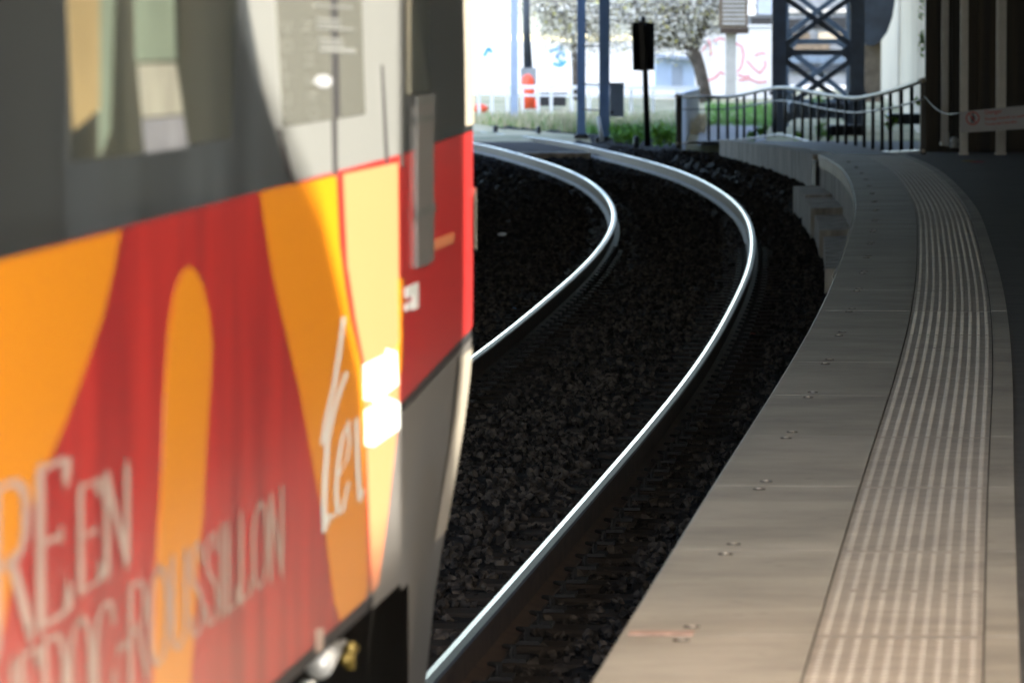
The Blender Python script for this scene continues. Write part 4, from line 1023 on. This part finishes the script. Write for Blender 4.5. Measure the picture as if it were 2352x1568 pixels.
def weed(x, y, Y, h, n_, label, m_='leaf'):
    b_ = gy(x, y, Y); root = empty('weed', b_, label, 'plant', 'weeds along the track end'); V = []; F = []; s = MB()
    for k in range(max(2, n_//14)):
        a_ = random.uniform(0, 6.28); tip = b_+Vector((math.cos(a_)*h*.4, math.sin(a_)*h*.3, h*random.uniform(.7, 1))); s.tube([b_, b_.lerp(tip, .5)+Vector((0, 0, h*.1)), tip], [.008, .006, .003], 5)
        for _ in range(14):
            t = random.uniform(.2, 1); c = b_.lerp(tip, t)+Vector([random.uniform(-.4, .4)*h*.5 for _ in range(2)]+[random.uniform(-.1, .1)*h]); r_ = random.uniform(.03, .06)
            u_ = Vector([random.uniform(-1, 1) for _ in range(3)]).normalized(); w_ = u_.cross(Vector([random.uniform(-1, 1) for _ in range(3)])).normalized(); b0 = len(V)
            V += [c-u_*r_, c+w_*r_*.5, c+u_*r_, c-w_*r_*.5]; F.append((b0, b0+1, b0+2, b0+3))
    q1 = s.build('stem', M['blade_green']); q2 = mk('foliage', V, F, M[m_], fixn=False); adopt(root, q1, q2)
weed(1887, 322, 101, .38, 70, 'bright green leafy weed between the bars in the middle of the railing')
weed(1905, 322, 100.5, .18, 50, 'low bright weed just right of the taller middle weed')
weed(1750, 312, 103, .2, 60, 'low bright weed at the foot of the nearer tower left column')
weed(1725, 325, 103, .2, 60, 'low weed behind the left part of the retaining wall')
weed(1832, 322, 101, .15, 50, 'small weed left of the middle weed behind the railing')
weed(1420, 333, 106, .42, 160, 'bright green weed clump right of the wider mast foot')
weed(1445, 334, 105.5, .40, 160, 'bright green weed clump halfway between wider mast and signal pole')
weed(1515, 338, 104, .45, 200, 'bright green weed clump right of the signal pole')
weed(1540, 336, 104, .36, 140, 'bright green weed clump left of the dark railing end post')
weed(1465, 334, 105, .36, 120, 'green weed clump just left of the signal pole')
weed(2040, 300, 90, .25, 80, 'green weed low behind the right part of the railing')
weed(2114, 245, 88, .16, 50, 'green weed high behind the last railing bars')
weed(1890, 262, 118, .5, 80, 'dark green shrub between the lattice tower columns')

def tree(name, base, path, rads, crown, label, leafm, nleaf, lsize, twigs=26, limbs=()):
    root = empty(name, base, label, 'tree', 'trees beyond the grass'); s = MB(); s.tube(path, rads, 9)
    for l, r_ in limbs: s.tube(l, r_, 7)
    tips = []
    cs = crown
    for (c, r_) in cs:
        for _ in range(twigs):
            st_ = random.choice(limbs)[0][-1] if limbs and random.random() < .7 else path[-1]
            e_ = Vector(c)+Vector((random.gauss(0, 1)*r_[0]*.5, random.gauss(0, 1)*r_[1]*.5, random.gauss(0, 1)*r_[2]*.5)); m_ = Vector(st_).lerp(e_, .5)+Vector((random.uniform(-.2, .2), random.uniform(-.2, .2), .15))
            s.tube([st_, m_, e_], [.03, .018, .006], 5, caps=False)
            tips.append((m_, e_))
    q1 = s.build('trunk', M['bark'], smooth=True); V = []; F = []
    for _ in range(nleaf):
        m_, e_ = random.choice(tips); c = m_.lerp(e_, random.uniform(.3, 1.1))+Vector([random.gauss(0, .16) for _ in range(3)]); r_ = lsize*random.uniform(.6, 1.4)
        u_ = Vector([random.uniform(-1, 1) for _ in range(3)]).normalized(); w_ = u_.cross(Vector([random.uniform(-1, 1) for _ in range(3)])).normalized(); b0 = len(V)
        V += [c-u_*r_, c+w_*r_*.55, c+u_*r_, c-w_*r_*.55]; F.append((b0, b0+1, b0+2, b0+3))
    idx_ = [0 if random.random() < .93 else 1 for _ in F]
    q2 = mk('crown', V, F, leafm, idx=idx_, fixn=False); adopt(root, q1, q2)
Yt = 137
P = lambda x, y, Y=Yt: gy(x, y, Y)
tree('leaning_tree', P(1620, 232), [P(1622, 236), P(1614, 190), P(1606, 155), P(1596, 128), P(1580, 112)], [.16, .15, .15, .17, .13],
     [(P(1530, 40), (1.0, 1, .7)), (P(1600, 20), (1.0, 1, .8)), (P(1450, 20), (1.1, 1, .6)), (P(1640, -20), (.7, .8, .7)), (P(1560, 70), (.9, .8, .7)), (P(1480, 60), (.9, .8, .6))], 'leaning dark trunked tree with sparse yellowish leaves before the graffiti wall', [M['leaf_pale'], M['leaf_yellow']], 13000, .042, 60,
     limbs=[([P(1592, 124), P(1570, 90), P(1545, 70), P(1528, 30)], [.10, .07, .05, .03]), ([P(1596, 126), P(1606, 95), P(1622, 60), P(1628, 10)], [.09, .06, .05, .03]), ([P(1584, 114), P(1548, 106), P(1512, 96), P(1480, 60)], [.08, .05, .04, .02]), ([P(1570, 90), P(1565, 50), P(1572, 0)], [.06, .04, .02])])
tree('sparse_tree', P(1322, 232, 146), [P(1322, 236, 146), P(1321, 170, 146), P(1318, 110, 146), P(1316, 60, 146)], [.09, .08, .07, .05],
     [(P(1290, 20, 146), (.9, .9, .6)), (P(1350, 30, 146), (.9, .9, .6)), (P(1400, 0, 146), (.9, .9, .6)), (P(1240, 0, 146), (.8, .8, .4)), (P(1300, 70, 146), (.9, .9, .7)), (P(1390, 60, 146), (.9, .9, .8))], 'sparse pale tree rising behind the slimmer blue grey mast', [M['leaf_pale'], M['leaf_yellow']], 12000, .042, 56,
     limbs=[([P(1316, 70, 146), P(1290, 40, 146), P(1270, 5, 146)], [.05, .03, .02]), ([P(1316, 70, 146), P(1350, 44, 146), P(1380, 10, 146)], [.05, .03, .02])])
# hanging creeper on the grey green post
V = []; F = []
for _ in range(170):
    c = gy(2117+random.gauss(0, 3.5), random.choice((random.uniform(-60, 50), random.uniform(70, 130))), 81.6)+Vector((0, random.uniform(-.15, .15), 0)); r_ = random.uniform(.015, .035)
    u_ = Vector([random.uniform(-1, 1) for _ in range(3)]).normalized(); w_ = u_.cross(Vector([random.uniform(-1, 1) for _ in range(3)])).normalized(); b0 = len(V)
    V += [c-u_*r_, c+w_*r_*.5, c+u_*r_, c-w_*r_*.5]; F.append((b0, b0+1, b0+2, b0+3))
tag(mk('creeper', V, F, M['leaf'], fixn=False), 'thin green creeper hanging along the left side of the grey green post', 'plant')
